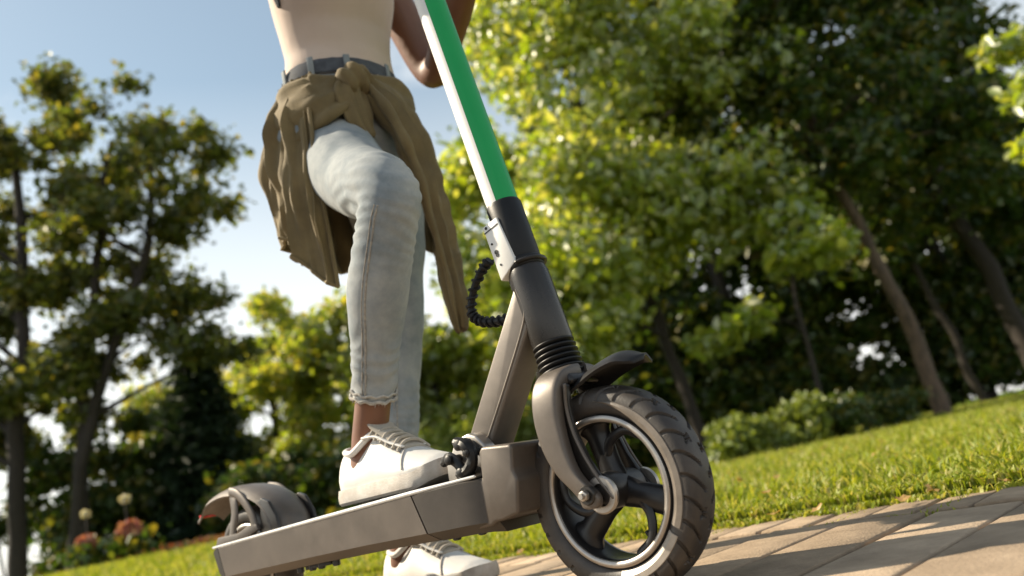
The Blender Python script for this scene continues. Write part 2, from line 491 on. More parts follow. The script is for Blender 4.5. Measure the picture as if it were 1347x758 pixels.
# ------------------------------------------------------------------ ground
PATH_EDGE = 0.685
def build_ground():
    bm = B()
    xs = sorted(set([-300, -120, -60] + [-30 + i * 1.5 for i in range(41)] + [60, 120, 300]))
    ys = sorted(set([PATH_EDGE - .002, PATH_EDGE, 1.0, 1.5, 2.2] + [3 + i * 1.2 for i in range(24)] + [40, 60, 120, 300]))
    g = [[bm.verts.new((x, y, lawn_z(x, y) if y > PATH_EDGE else (0.004 if y == PATH_EDGE else -0.05))) for x in xs] for y in ys]
    for j in range(len(ys) - 1):
        for i in range(len(xs) - 1):
            bm.faces.new((g[j][i], g[j][i + 1], g[j + 1][i + 1], g[j + 1][i]))
    o = obj('lawn', bm, MT['lawn'])
    o['kind'] = 'structure'
    bm = B()
    v = [bm.verts.new(p) for p in ((-300, -300, -0.016), (300, -300, -0.016), (300, PATH_EDGE + 0.1, -0.016), (-300, PATH_EDGE + 0.1, -0.016))]
    bm.faces.new(v)
    path = obj('path', bm, MT['soil'], smooth=False)
    path['kind'] = 'structure'
    r = random.Random(3)
    pool = {}
    def stone_mesh(w, l, seed):
        b = B()
        box(b, -w / 2, w / 2, -l / 2, l / 2, -0.03, 0.0, 0.0035)
        rr = random.Random(seed)
        for v in b.verts:
            v.co.x += rr.uniform(-1, 1) * 0.0012
            v.co.y += rr.uniform(-1, 1) * 0.0012
        bmesh.ops.recalc_face_normals(b, faces=b.faces)
        me = bpy.data.meshes.new('paving_stone')
        b.to_mesh(me)
        b.free()
        me.materials.append(MT['stone'] if seed % 3 else MT['stone_b'])
        me.polygons.foreach_set('use_smooth', [True] * len(me.polygons))
        return me
    small = [stone_mesh(0.0765, 0.188, s) for s in range(5)]
    big = [stone_mesh(0.1185, 0.538, 10 + s) for s in range(6)]
    def put(me, x, y):
        o = bpy.data.objects.new('paving_stone', me)
        COL.objects.link(o)
        o.parent = path
        o.location = (x, y, r.uniform(-0.0015, 0.0015))
        o.rotation_euler = (r.uniform(-.004, .004), r.uniform(-.006, .006), r.uniform(-.012, .012))
    x = -3.4
    while x < 1.7:
        put(r.choice(small), x, 0.592)
        x += 0.0855
    for row in range(2):
        x = -2.2 + (0.06 if row else 0) - 0.039
        yc = 0.485 - 0.275 - row * 0.551
        while x < 1.2:
            put(r.choice(big), x + 0.0635, yc)
            x += 0.1275
    # grass: blades standing on the lawn, denser and finer nearer the path
    N = 150000
    g = np.random.default_rng(5)
    d = 1.25 + (g.random(N) ** 1.7) * 13.5
    rr = (g.random(N) * 1.35 - 0.66) * (d + 0.6)
    X = CAM_POS.x + FH.x * d + RH.x * rr
    Y = CAM_POS.y + FH.y * d + RH.y * rr
    edge = PATH_EDGE + 0.018 * np.sin(X * 9) + 0.02 * np.sin(X * 23 + 1) + g.normal(0, 0.012, N)
    keep = Y > edge
    d, rr, X, Y = d[keep], rr[keep], X[keep], Y[keep]
    # a few tufts in the joints beside the edge row
    M_ = 1500
    jx = -0.9 + 0.0855 * g.integers(0, 24, M_) + g.normal(0, 0.006, M_) - 0.114 + 0.9 - 0.0855 * 8 + 0.043
    jy = 0.49 + g.random(M_) ** 0.6 * 0.2
    row = g.random(M_) < 0.35
    jx[row] = -1.4 + g.random(row.sum()) * 1.9
    jy[row] = 0.486 + g.normal(0, 0.005, row.sum())
    patch = np.sin(jx * 31 + 2) + np.sin(jx * 13) > 0.35
    jx, jy = jx[patch], jy[patch]
    nj = len(jx)
    # dense low fringe creeping over the edge stones
    E_ = 24000
    ex = g.uniform(-2.6, 1.0, E_)
    ey = PATH_EDGE + .012 * np.sin(ex * 11) + .012 * np.sin(ex * 37) + np.abs(g.normal(0, .05, E_)) - .022 - .03 * g.random(E_) ** 3
    X = np.concatenate([X, ex]); Y = np.concatenate([Y, ey]); d = np.concatenate([d, np.full(E_, 1.5)])
    X = np.concatenate([X, jx]); Y = np.concatenate([Y, jy])
    d = np.concatenate([d, np.full(nj, 1.4)])
    n = len(X)
    Z = np.array([lawn_z(a, b) for a, b in zip(X, Y)]) - 0.004
    Z[Y < PATH_EDGE] = -0.002
    Z[-nj:] = -0.012
    clump = 0.6 + 0.7 * np.array([noise.noise(Vector((a * 3, b * 3, 0))) * 0.5 + 0.5 for a, b in zip(X, Y)])
    h = (0.022 + 0.035 * g.random(n)) * clump * (1 + d * 0.05)
    h *= 0.40 + 0.60 * np.clip((Y - PATH_EDGE) / 0.25, 0, 1)
    h[Y < PATH_EDGE] *= 0.7
    h[-nj:] = 0.011 + 0.009 * g.random(nj)
    w = (0.0016 + 0.0012 * g.random(n)) * (1 + d * 0.28)
    w[-nj:] = 0.0018
    a = g.random(n) * 2 * pi
    lean = 0.15 + 0.75 * g.random(n)
    la = g.random(n) * 2 * pi
    ca, sa = np.cos(a) * w, np.sin(a) * w
    lx, ly = np.cos(la) * lean * h, np.sin(la) * lean * h
    V = np.zeros((n, 5, 3))
    V[:, 0] = np.stack([X - ca, Y - sa, Z], 1)
    V[:, 1] = np.stack([X + ca, Y + sa, Z], 1)
    V[:, 2] = np.stack([X + ca * .8 + lx * .35, Y + sa * .8 + ly * .35, Z + h * .62], 1)
    V[:, 3] = np.stack([X - ca * .8 + lx * .35, Y - sa * .8 + ly * .35, Z + h * .62], 1)
    V[:, 4] = np.stack([X + lx, Y + ly, Z + h * (1 - 0.25 * lean)], 1)
    me = bpy.data.meshes.new('grass')
    me.vertices.add(n * 5)
    me.vertices.foreach_set('co', V.ravel())
    base = (np.arange(n) * 5)[:, None]
    loops = (base + np.array([[0, 1, 2, 3, 3, 2, 4]])).ravel()
    me.loops.add(n * 7)
    me.loops.foreach_set('vertex_index', loops)
    starts = ((np.arange(n) * 7)[:, None] + np.array([[0, 4]])).ravel()
    me.polygons.add(n * 2)
    me.polygons.foreach_set('loop_start', starts)
    me.update(calc_edges=True)
    o = link('grass', me, MT['grass'], None, False)
    o['kind'] = 'stuff'
    # fallen leaves
    rl = random.Random(12)
    lm = []
    for s in range(4):
        b = B()
        q = random.Random(s)
        k = 9
        c = b.verts.new((0, 0, 0.004))
        ring = []
        for i in range(k):
            t = 2 * pi * i / k
            R = 0.5 * (1.0 if i % 2 == 0 else 0.6) * q.uniform(.8, 1.1)
            ring.append(b.verts.new((R * cos(t), R * sin(t) * .8, q.uniform(-.05, .22))))
        for i in range(k):
            b.faces.new((c, ring[i], ring[(i + 1) % k]))
        me = bpy.data.meshes.new('fallen_leaf')
        b.to_mesh(me)
        b.free()
        me.materials.append(MT['fallen'])
        lm.append(me)
    for i in range(60):
        if i < 26:                                     # along the edge of the path
            x = rl.uniform(-1.3, 0.75)
            y = PATH_EDGE + rl.gauss(-0.03, 0.06)
            z = 0.012
            s = rl.uniform(0.018, 0.035)
            lab, grp = 'small brown fallen leaf lying where the lawn meets the paving', 'fallen leaves at the edge of the path'
        else:
            dd = rl.uniform(1.8, 6.5)
            p = G(rl.uniform(0.1, 0.62) * dd, dd)
            x, y = p.x, p.y
            z = lawn_z(x, y) + 0.032
            s = rl.uniform(0.03, 0.055)
            if y < PATH_EDGE + .05:
                continue
            lab, grp = 'orange fallen leaf lying in the green lawn', 'fallen leaves scattered on the lawn'
        o = bpy.data.objects.new('fallen_leaf', rl.choice(lm))
        COL.objects.link(o)
        o.location = (x, y, z)
        o.scale = (s, s, s)
        o.rotation_euler = (rl.uniform(-.5, .5), rl.uniform(-.5, .5), rl.uniform(0, 6))
        tag(o, lab, 'leaf', grp)
build_ground()

# ------------------------------------------------------------------ trees and shrubs
def leaves(name, centers, size, mat, parent, seed, up_bias=0.35, aspect=0.62, fold=0.18, jitter=0.35, stuff=False):
    """One crown: a folded diamond-shaped leaf at every centre (numpy array n x 3)."""
    g = np.random.default_rng(seed)
    n = len(centers)
    nrm = g.normal(0, 1, (n, 3))
    nrm[:, 2] = np.abs(nrm[:, 2]) + up_bias
    nrm /= np.linalg.norm(nrm, axis=1)[:, None]
    t = g.normal(0, 1, (n, 3))
    t[:, 2] -= 0.5
    t -= nrm * (t * nrm).sum(1)[:, None]
    t /= np.linalg.norm(t, axis=1)[:, None]
    b = np.cross(nrm, t)
    s = size * (1 + jitter * g.normal(0, 1, n)).clip(0.45, 1.9)
    s = s[:, None]
    V = np.zeros((n, 6, 3))
    V[:, 0] = centers - t * s * .5
    V[:, 1] = centers - t * s * .12 - b * s * .5 * aspect + nrm * s * fold
    V[:, 2] = centers + t * s * .24 - b * s * .36 * aspect + nrm * s * fold * .7
    V[:, 3] = centers + t * s * .55
    V[:, 4] = centers + t * s * .24 + b * s * .36 * aspect + nrm * s * fold * .7
    V[:, 5] = centers - t * s * .12 + b * s * .5 * aspect + nrm * s * fold
    me = bpy.data.meshes.new(name)
    me.vertices.add(n * 6)
    me.vertices.foreach_set('co', V.ravel())
    base = (np.arange(n) * 6)[:, None]
    loops = (base + np.array([[0, 1, 2, 3, 0, 3, 4, 5]])).ravel()
    me.loops.add(n * 8)
    me.loops.foreach_set('vertex_index', loops)
    me.polygons.add(n * 2)
    me.polygons.foreach_set('loop_start', np.arange(n * 2) * 4)
    me.update(calc_edges=True)
    o = link(name, me, mat, parent, False)
    return o

def blob_points(clumps, total, seed, shell=0.55):
    """Sample leaf centres in clumps [(x, y, z, rx, rz)]: more towards the outside of each, none evenly."""
    g = np.random.default_rng(seed)
    c = np.array([[*k] for k in clumps])
    wgt = c[:, 3] ** 2 * c[:, 4]
    wgt = wgt / wgt.sum()
    idx = g.choice(len(c), total, p=wgt)
    v = g.normal(0, 1, (total, 3))
    v /= np.linalg.norm(v, axis=1)[:, None]
    r = shell + (1 - shell) * g.random(total)
    r *= 1 + 0.22 * g.normal(0, 1, total)
    C = c[idx]
    return C[:, :3] + v * r[:, None] * np.stack([C[:, 3], C[:, 3], C[:, 4]], 1)

def fill(seed, n, r0, r1, d0, d1, z0, z1, rad, holes=()):
    """n clumps in a block of crown; holes = [(r, z, radius)] kept clear so the sky shows through."""
    q = random.Random(seed)
    out = []
    tries = 0
    while len(out) < n and tries < n * 20:
        tries += 1
        r, d, z = q.uniform(r0, r1), q.uniform(d0, d1), q.uniform(z0, z1)
        if any((r - a) ** 2 + (z - b) ** 2 < c * c for a, b, c in holes):
            continue
        p = G(r, d, z)
        k = rad * q.uniform(.6, 1.25)
        out.append((p.x, p.y, p.z, k, k * q.uniform(.55, .85)))
    return out

def tree(name, label, trunks, clumps, total, leaf, mat, bark, seed, group=None, limbs=8, shell=0.45, cat='tree', up_bias=.35):
    """trunks: lists of (r, d, z, radius). Limbs run from the first trunk to a share of the clumps."""
    q = random.Random(seed)
    r0 = trunks[0][0]
    base = G(r0[0], r0[1], 0)
    base.z = lawn_z(base.x, base.y) - 0.02
    root = thing(name, label, cat, base, group)
    for tr in trunks:
        pts = smooth_path([G(a, b, c) for a, b, c, _ in tr], 6)
        rad = lerp_list([k[3] for k in tr], len(pts))
        pts = [p + Vector((noise.noise(p * 1.3), noise.noise(p * 1.3 + Vector((9, 9, 9))), 0)) * 0.10 * min(1, i / 6) for i, p in enumerate(pts)]
        b = B()
        tube(b, pts, rad, 12)
        for v in b.verts:
            v.co += Vector((noise.noise(v.co * 7), noise.noise(v.co * 7 + Vector((5, 5, 5))), 0)) * 0.018
        obj('trunk', b, bark, root)
    main = [G(a, b, c) for a, b, c, _ in trunks[0]]
    path = smooth_path(main, 10)
    rads = lerp_list([k[3] for k in trunks[0]], len(path))
    ch = q.sample(clumps, min(limbs, len(clumps)))
    for c in ch:
        tgt = Vector(c[:3])
        ok = [i for i, p in enumerate(path) if p.z < tgt.z - 0.25 * (tgt - p).to_2d().length and p.z > main[0].z + 0.5]
        i = ok[-1] if ok else len(path) // 2
        a = path[i]
        mid = a.lerp(tgt, .5) + Vector((q.uniform(-.2, .2), q.uniform(-.2, .2), q.uniform(0, .35)))
        pp = smooth_path([a, mid, tgt], 6)
        k = max(0.012, rads[i] * .5)
        b = B()
        tube(b, pp, lerp_list([k, k * .6, k * .2], len(pp)), 7)
        obj('limb', b, bark, root)
    pts = blob_points(clumps, total, seed, shell)
    leaves('crown', pts, leaf, mat, root, seed, up_bias)
    return root

def foliage():
    # --- the big bright tree over the path side, filling the middle of the view
    holes = [(0.5, 3.9, .42), (0.05, 3.5, .35), (0.15, 4.4, .3)]
    cl = fill(11, 50, 0.25, 2.6, 9.0, 11.2, 2.3, 6.2, .62, holes) + fill(12, 12, -0.3, 0.9, 9.2, 10.6, 1.5, 3.0, .5) \
        + fill(15, 14, .3, 3.0, 9.2, 10.4, 4.6, 6.6, .5) + fill(14, 16, 2.3, 3.5, 9.1, 9.9, 2.4, 5.6, .42) + fill(13, 8, 0.4, 1.5, 9.0, 10.0, 1.45, 2.4, .45)
    tree('broadleaf_tree', 'tree with bright yellow green leaves glowing behind the scooter stem', [[(1.9, 10.8, 0, .08), (1.75, 10.8, 1.6, .07), (1.45, 10.7, 3.2, .06), (1.3, 10.6, 5.0, .04)]],
         cl, 27500, .112, MT['leaf_bright'], MT['bark'], 21, limbs=12, up_bias=0, shell=.25)
    # --- dark trees on the right, one with a pale leaning trunk in the sun
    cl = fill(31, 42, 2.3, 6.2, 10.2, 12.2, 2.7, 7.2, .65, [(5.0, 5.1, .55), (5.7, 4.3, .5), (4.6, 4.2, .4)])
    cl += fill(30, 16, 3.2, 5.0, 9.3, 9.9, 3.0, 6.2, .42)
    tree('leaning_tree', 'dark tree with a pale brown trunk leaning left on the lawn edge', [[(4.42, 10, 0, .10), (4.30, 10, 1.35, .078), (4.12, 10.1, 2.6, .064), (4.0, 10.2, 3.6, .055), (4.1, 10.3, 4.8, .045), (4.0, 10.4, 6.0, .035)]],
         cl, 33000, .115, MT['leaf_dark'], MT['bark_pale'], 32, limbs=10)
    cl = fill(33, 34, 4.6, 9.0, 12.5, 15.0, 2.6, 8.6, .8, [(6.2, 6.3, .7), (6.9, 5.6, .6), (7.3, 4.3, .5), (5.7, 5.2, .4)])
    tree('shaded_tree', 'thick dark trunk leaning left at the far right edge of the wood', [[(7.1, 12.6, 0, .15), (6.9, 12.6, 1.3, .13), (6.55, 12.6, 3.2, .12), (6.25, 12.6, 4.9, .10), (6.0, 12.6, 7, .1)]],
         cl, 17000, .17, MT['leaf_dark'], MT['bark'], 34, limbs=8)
    cl = fill(35, 16, 5.2, 8.0, 13.2, 14.5, 2.6, 5.0, .6)
    tree('slender_tree', 'slender brown trunk between the pale leaning trunk and the frame edge', [[(6.4, 13, 0, .07), (6.2, 13, 1.0, .055), (6.0, 13, 2.2, .05), (5.8, 13.1, 4, .05)]],
         cl, 6000, .16, MT['leaf_dark'], MT['bark'], 36, limbs=5)
    cl = fill(37, 10, 3.8, 4.5, 5.6, 6.4, 1.75, 2.7, .2)
    tree('sunlit_tree', 'sunlit yellow green branches hanging in at the upper right edge', [[(5.3, 6.3, 0, .12), (5.2, 6.3, 2, .1), (4.9, 6.2, 3.6, .06)]],
         cl, 1700, .09, MT['leaf_bright'], MT['bark'], 38, limbs=8)
    cl = fill(39, 9, 2.6, 3.3, 8.2, 9.2, 1.75, 2.35, .26) + fill(40, 5, 1.8, 2.3, 8.4, 9, 1.15, 1.5, .2)
    tree('young_tree', 'thin young tree with bright leaf sprays before the dark wood', [[(2.75, 8.8, 0, .03), (2.8, 8.8, 1.2, .025), (2.9, 8.8, 2.3, .015)]],
         cl, 1900, .12, MT['leaf_bright'], MT['bark'], 41, limbs=6)
    # --- left group against the sky
    cl = fill(51, 60, -6.2, -4.0, 11.2, 13.0, 2.9, 7.0, .42, [(-4.6, 4.5, .4), (-5.3, 6.0, .3), (-4.0, 7.0, .4), (-5.0, 5.2, .25)])
    tree('airy_tree', 'airy tree with sky gaps left of the rider, tallest in the open', [[(-6.55, 12, 0.1, .10), (-6.3, 12, 1.6, .085), (-5.6, 12, 3.4, .07), (-5.0, 12, 4.9, .06), (-4.8, 12, 6.3, .03)], [(-6.45, 12, 0.2, .1), (-6.3, 12.1, 2.0, .09), (-5.9, 12.1, 4.2, .06), (-5.5, 12.1, 6.4, .03)]],
         cl, 13000, .11, MT['leaf_left'], MT['bark'], 52, limbs=18, shell=.15)
    cl = fill(53, 70, -9.0, -5.9, 11.6, 13.4, 2.0, 7.7, .42, [(-6.6, 4.7, .35), (-7.2, 6.1, .3)])
    tree('dark_tree', 'dark trunked tree at the left edge of the frame', [[(-7.3, 12, 0.2, .13), (-7.15, 12, 2.2, .11), (-6.95, 12, 4.0, .09), (-6.9, 12, 6.4, .06)]],
         cl, 19000, .12, MT['leaf_left'], MT['bark'], 54, limbs=16, shell=.15)
    # --- dark conifer
    base = G(-5.5, 14, 0)
    base.z = lawn_z(base.x, base.y)
    root = thing('conifer', 'dark green conifer with layered boughs left of the rear wheel', 'tree', base)
    b = B()
    tube(b, [G(-5.5, 14, 0.1), G(-5.45, 14, 2), G(-5.3, 14, 3.7)], [.12, .08, .015], 10)
    obj('trunk', b, MT['bark'], root)
    g = np.random.default_rng(61)
    P = []
    for k in range(19):
        z = 0.45 + k * 0.17
        R = 1.35 * (1 - (z - .3) / 3.6) ** .85
        nb = 11
        for i in range(nb):
            a = 2 * pi * (i + g.random() * .7) / nb
            L = R * g.uniform(.75, 1.1)
            b = B()
            c0 = G(-5.5 + .05 * z, 14, z)
            tip = c0 + Vector((cos(a) * L, sin(a) * L, -.28 * L))
            tube(b, [c0, c0.lerp(tip, .5) + Vector((0, 0, .04)), tip], [.02, .012, .004], 5)
            me = bpy.data.meshes.new('bough')
            if i % 3 == 0:
                obj('bough', b, MT['bark'], root)
            else:
                b.free()
            m = int(170 * L) + 20
            t = g.random(m) ** .7
            base_p = np.array(c0)[None] * (1 - t[:, None]) + np.array(tip)[None] * t[:, None]
            P.append(base_p + g.normal(0, 1, (m, 3)) * np.array([.09, .09, .035]))
    leaves('crown', np.concatenate(P), .12, MT['needle'], root, 62, .6, .3, .05)
    # --- golden and green trees behind, between the conifer and the wood
    spec = [(-8.0, 20, 4.6, 1.5, 'leaf_gold', 'yellow green tree glimpsed between the left trunks'),
            (-5.6, 18.5, 5.1, 1.4, 'leaf_gold', 'yellowing tree just right of the conifer top'),
            (-3.8, 17.5, 5.3, 1.5, 'leaf_gold', 'yellow green tree directly behind the rider'),
            (-2.0, 17, 4.2, 1.2, 'leaf_bright', 'green tree behind the rider and the scooter neck'),
            (-0.6, 19, 4.8, 1.3, 'leaf_gold', 'yellow green tree seen between the rider and the stem')]
    for i, (r, d, h, w, mt, lab) in enumerate(spec):
        cl = fill(70 + i, 36, r - w, r + w, d - .8, d + .8, .6, h - .5, .6)
        up_b = 0
        tree('golden_tree' if mt == 'leaf_gold' else 'green_tree', lab, [[(r, d, 0, .12), (r + .1, d, h * .4, .09), (r, d, h * .85, .03)]],
             cl, 13000, .14, MT[mt], MT['bark'], 80 + i, limbs=6, up_bias=0)
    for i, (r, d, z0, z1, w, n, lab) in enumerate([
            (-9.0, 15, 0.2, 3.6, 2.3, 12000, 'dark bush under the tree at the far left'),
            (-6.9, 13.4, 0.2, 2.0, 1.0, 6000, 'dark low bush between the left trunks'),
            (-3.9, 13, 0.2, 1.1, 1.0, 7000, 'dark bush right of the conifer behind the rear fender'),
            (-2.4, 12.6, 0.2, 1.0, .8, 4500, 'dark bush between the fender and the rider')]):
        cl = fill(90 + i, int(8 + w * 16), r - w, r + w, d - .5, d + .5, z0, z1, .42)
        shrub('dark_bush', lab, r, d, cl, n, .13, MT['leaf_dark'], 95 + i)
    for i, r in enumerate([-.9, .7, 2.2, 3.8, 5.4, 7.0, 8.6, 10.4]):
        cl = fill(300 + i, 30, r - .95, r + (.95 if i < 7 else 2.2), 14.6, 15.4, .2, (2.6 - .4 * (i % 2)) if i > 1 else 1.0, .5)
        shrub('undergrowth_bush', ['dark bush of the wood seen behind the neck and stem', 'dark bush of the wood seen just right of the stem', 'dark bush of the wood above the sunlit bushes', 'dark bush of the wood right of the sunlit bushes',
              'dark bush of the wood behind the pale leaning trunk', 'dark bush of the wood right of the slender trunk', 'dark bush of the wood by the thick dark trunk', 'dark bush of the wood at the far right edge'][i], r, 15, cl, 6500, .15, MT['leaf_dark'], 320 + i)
    # --- the wood behind
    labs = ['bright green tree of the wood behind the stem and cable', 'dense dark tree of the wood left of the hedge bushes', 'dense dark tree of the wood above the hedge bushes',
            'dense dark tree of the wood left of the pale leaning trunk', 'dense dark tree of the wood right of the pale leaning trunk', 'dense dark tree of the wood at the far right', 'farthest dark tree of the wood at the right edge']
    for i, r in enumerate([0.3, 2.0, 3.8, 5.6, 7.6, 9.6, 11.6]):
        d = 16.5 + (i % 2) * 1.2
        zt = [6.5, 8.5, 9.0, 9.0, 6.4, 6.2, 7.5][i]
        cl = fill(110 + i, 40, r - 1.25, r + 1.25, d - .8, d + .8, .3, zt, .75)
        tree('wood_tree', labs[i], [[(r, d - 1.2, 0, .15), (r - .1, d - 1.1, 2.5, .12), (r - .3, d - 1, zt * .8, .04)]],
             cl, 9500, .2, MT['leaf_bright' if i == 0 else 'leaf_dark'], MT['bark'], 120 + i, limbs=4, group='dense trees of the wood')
    # --- hedge bushes at the lawn's edge
    for i, (r, d, w, h, mt, lab) in enumerate([
            (1.63, 7.55, .24, .43, 'leaf_hedge', 'small rounded sunlit bush nearest the front wheel'),
            (2.12, 7.6, .29, .45, 'leaf_hedge', 'wider sunlit clipped bush, middle of the low row'),
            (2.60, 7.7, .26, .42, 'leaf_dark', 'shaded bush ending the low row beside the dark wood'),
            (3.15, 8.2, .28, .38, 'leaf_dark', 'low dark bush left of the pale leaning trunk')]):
        cl = fill(130 + i, 14, r - w * .65, r + w * .65, d - .2, d + .2, .10, h - .10, .14)
        shrub('hedge_bush', lab, r, d, cl, 2600, .05, MT[mt], 140 + i)
    cl = []
    for k in range(26):
        p = G(-1.5 + k * .07, 9.6 + .25 * sin(k * 3), .25 + .75 * ((k * 7) % 5) / 5)
        cl.append((p.x, p.y, p.z, .24, .2))
    shrub('clipped_hedge', 'dark clipped hedge with a sunlit top behind the scooter neck', -.6, 9.6, cl, 9000, .06, MT['leaf_hedge'], 150)
    # --- flowering shrubs at far left
    for i, (r, d, z, mt, k, lab) in enumerate([
            (-4.21, 8, .46, 'petal_pink', .085, 'dusky pink flower head at the far left'), (-3.82, 8, .50, 'petal_pink', .105, 'peach and pink flower head beside the rear fender'),
            (-4.2, 8, .72, 'petal_white', .04, 'small white flower above the dusky pink one'), (-3.83, 8, .78, 'petal_white', .045, 'small white flower above the peach one')]):
        base = G(r, d, 0)
        base.z = lawn_z(base.x, base.y)
        root = thing('flower', lab, 'flower', base)
        b = B()
        tube(b, [base, G(r, d, z)], [.008, .006], 6)
        obj('stem', b, MT['bark'], root)
        g = np.random.default_rng(160 + i)
        v = g.normal(0, 1, (140, 3))
        v /= np.linalg.norm(v, axis=1)[:, None]
        c = np.array(G(r, d, z))[None] + v * k * g.uniform(.75, 1, (140, 1)) * np.array([1, 1, .85])
        leaves('flower_head', c, k * .55, MT[mt], root, 170 + i, 0.2, .9, .1)
        lv = np.array(base)[None] + g.normal(0, 1, (60, 3)) * np.array([.12, .12, .06]) + np.array([0, 0, .16])
        leaves('foliage', lv, .09, MT['leaf_dark'], root, 180 + i)
    g = np.random.default_rng(190)
    P = []
    for k in range(900):
        p = G(g.uniform(-4.1, -2.7), 8.3 + g.uniform(-.25, .25), 0)
        P.append((p.x, p.y, lawn_z(p.x, p.y) + g.uniform(0, .09)))
    o = leaves('flower_bed', np.array(P), .05, MT['petal_red'], None, 191)
    o['kind'] = 'stuff'

def shrub(name, label, r, d, clumps, total, leaf, mat, seed):
    base = G(r, d, 0)
    base.z = lawn_z(base.x, base.y) - .02
    root = thing(name, label, 'bush', base)
    q = random.Random(seed)
    for c in q.sample(clumps, min(5, len(clumps))):
        b = B()
        tgt = Vector(c[:3])
        s = Vector((base.x * .6 + tgt.x * .4, base.y * .6 + tgt.y * .4, base.z))
        tube(b, smooth_path([s, s.lerp(tgt, .5) + Vector((0, 0, .05)), tgt], 4), .012, 6)
        obj('stem', b, MT['bark'], root)
    leaves('foliage', blob_points(clumps, total, seed, .5), leaf, mat, root, seed)
    return root
foliage()

# ------------------------------------------------------------------ the scooter
def AX(z):
    return Vector((-0.046 - 0.170 * (z - 0.28), 0.0, z))
AD = Vector((-0.170, 0, 1)).normalized()

def wheel(parent, cx, R, hw, tag_='front', tread=True, seed=0):
    root_w = bpy.data.objects.new('wheel', None)
    COL.objects.link(root_w)
    root_w.parent = parent
    root_w.location = -wpos(parent) + Vector((cx, 0, R))
    cz = R
    # tyre: rounded profile with tread cut in
    n, m = (1200, 84) if tread else (96, 20)
    rc, rr = R * .845, R * .155
    bm = B()
    rings = []
    NT = 27
    for k in range(n):
        a = 2 * pi * k / n
        ring = []
        for i in range(m):
            t = 2 * pi * i / m
            c_, s_ = cos(t), sin(t)
            y = hw * math.copysign(abs(c_) ** .75, c_)
            r = rc + rr * math.copysign(abs(s_) ** .8, s_)
            if tread and r > rc + rr * .15:
                ay = abs(y) / hw
                ph = (a * NT / (2 * pi) + (.5 if y > 0 else 0) - ay * 1.0) % 1.0
                dep = 0.0
                if .14 < ay < 1.0:
                    dep = .0048 * sstep(.5, .36, abs(ph - .1) / .2) * sstep(.14, .24, ay)
                ph2 = (a * NT / (2 * pi) + (.5 if y > 0 else 0) + ay * .9 + .32) % 2.0
                if .14 < ay < .6:
                    dep = max(dep, .0044 * sstep(.5, .36, abs(ph2 - .1) / .2) * sstep(.14, .24, ay) * sstep(.6, .5, ay))
                pass
                r -= dep
                y *= 1 - dep * 6
            ring.append(bm.verts.new((cx + r * cos(a), y, cz + r * sin(a))))
        rings.append(ring)
    for k in range(n):
        r0, r1 = rings[k], rings[(k + 1) % n]
        for i in range(m):
            bm.faces.new((r0[i], r0[(i + 1) % m], r1[(i + 1) % m], r1[i]))
    obj('tyre', bm, MT['rubber'], root_w, sharp=50)
    if tag_ == 'front':
        # raised shoulder bands moulded on the near sidewall
        def band(a0, a1, r0, r1, taper=True, m_='tape'):
            bm = B()
            k = 40
            secs = []
            for i in range(k + 1):
                t = i / k
                a = radians(a0 + (a1 - a0) * t)
                f = min(1.0, (t + .01) / .35) if taper else 1.0
                lo, hi = r1 - (r1 - r0) * f, r1
                sec = []
                for rad, off in ((lo, -.0004), (lo + .001, .0012), ((lo + hi) / 2, .002), (hi - .001, .0010), (hi, -.0012)):
                    u = min(max((rad - rc) / rr, -1), 1)
                    s_ = math.copysign(abs(u) ** 1.25, u)
                    yy = hw * max(0, 1 - s_ * s_) ** .375
                    sec.append((cx + rad * cos(a), -(yy + off), cz + rad * sin(a)))
                for rad in (hi, lo):
                    sec.append((cx + rad * cos(a), -hw * .7, cz + rad * sin(a)))
                secs.append(sec)
            loft(bm, secs)
            obj('sidewall_band', bm, MT[m_], root_w)
        band(84, -31, R * .735, R * .86, True, 'tape_dull')
        band(-36, -92, R * .735, R * .86, False)
    # rim: outer lip, inner barrel
    lip = R * .69
    bm = B()
    lathe_y(bm, [(-hw * .92, lip + .004), (-hw * .98, lip + .001), (-hw * .93, lip - .0035), (-hw * .6, lip - .006), (hw * .6, lip - .006), (hw * .93, lip - .0035), (hw * .98, lip + .001), (hw * .92, lip + .004), (hw * .5, lip + .006), (-hw * .5, lip + .006)], cx, cz, 120, True)
    obj('rim', bm, MT['rim'], root_w, sharp=60)
    bm = B()
    for s in (-1, 1):
        lathe_y(bm, [(s * hw * .955, lip + .0035), (s * (hw * .99 + .001), lip + .001), (s * hw * .98, lip - .0038), (s * hw * .90, lip - .0045), (s * hw * .8, lip - .003)], cx, cz, 120)
    obj('rim_lip', bm, MT['silver'], root_w, sharp=60)
    # spokes
    for i in range(3):
        a0 = radians(-22 + 120 * i)
        bm = B()
        def P(r, da, y):
            a = a0 + da
            return Vector((cx + r * cos(a), y, cz + r * sin(a)))
        pts = [P(.012, 0, 0), P(lip * .4, .02, 0), P(lip * .75, .03, 0), P(lip - .004, .04, 0)]
        pp = smooth_path(pts, 6)
        tube(bm, pp, lerp_list([(.012, .019), (.0115, .0165), (.0115, .0175), (.013, .027)], len(pp)), 12)
        obj('spoke', bm, MT['rim'], root_w)
        bm = B()
        pts = [P(lip * .42, -.05, -.004), P(lip * .66, -.30, -.008), P(lip * .86, -.62, -.01), P(lip - .004, -.95, -.008)]
        pp = smooth_path(pts, 6)
        tube(bm, pp, lerp_list([(.006, .007), (.004, .0065), (.004, .006), (.007, .008)], len(pp)), 10)
        obj('spoke_blade', bm, MT['rim'], root_w)
    bm = B()
    va = radians(-60)
    tube(bm, [(cx + r_ * cos(va), -.006, cz + r_ * sin(va)) for r_ in (lip - .004, lip - .014, lip - .0145, lip - .024)], [.0035, .0035, .0028, .0026], 10)
    obj('valve', bm, MT['black'], root_w)
    bm = B()
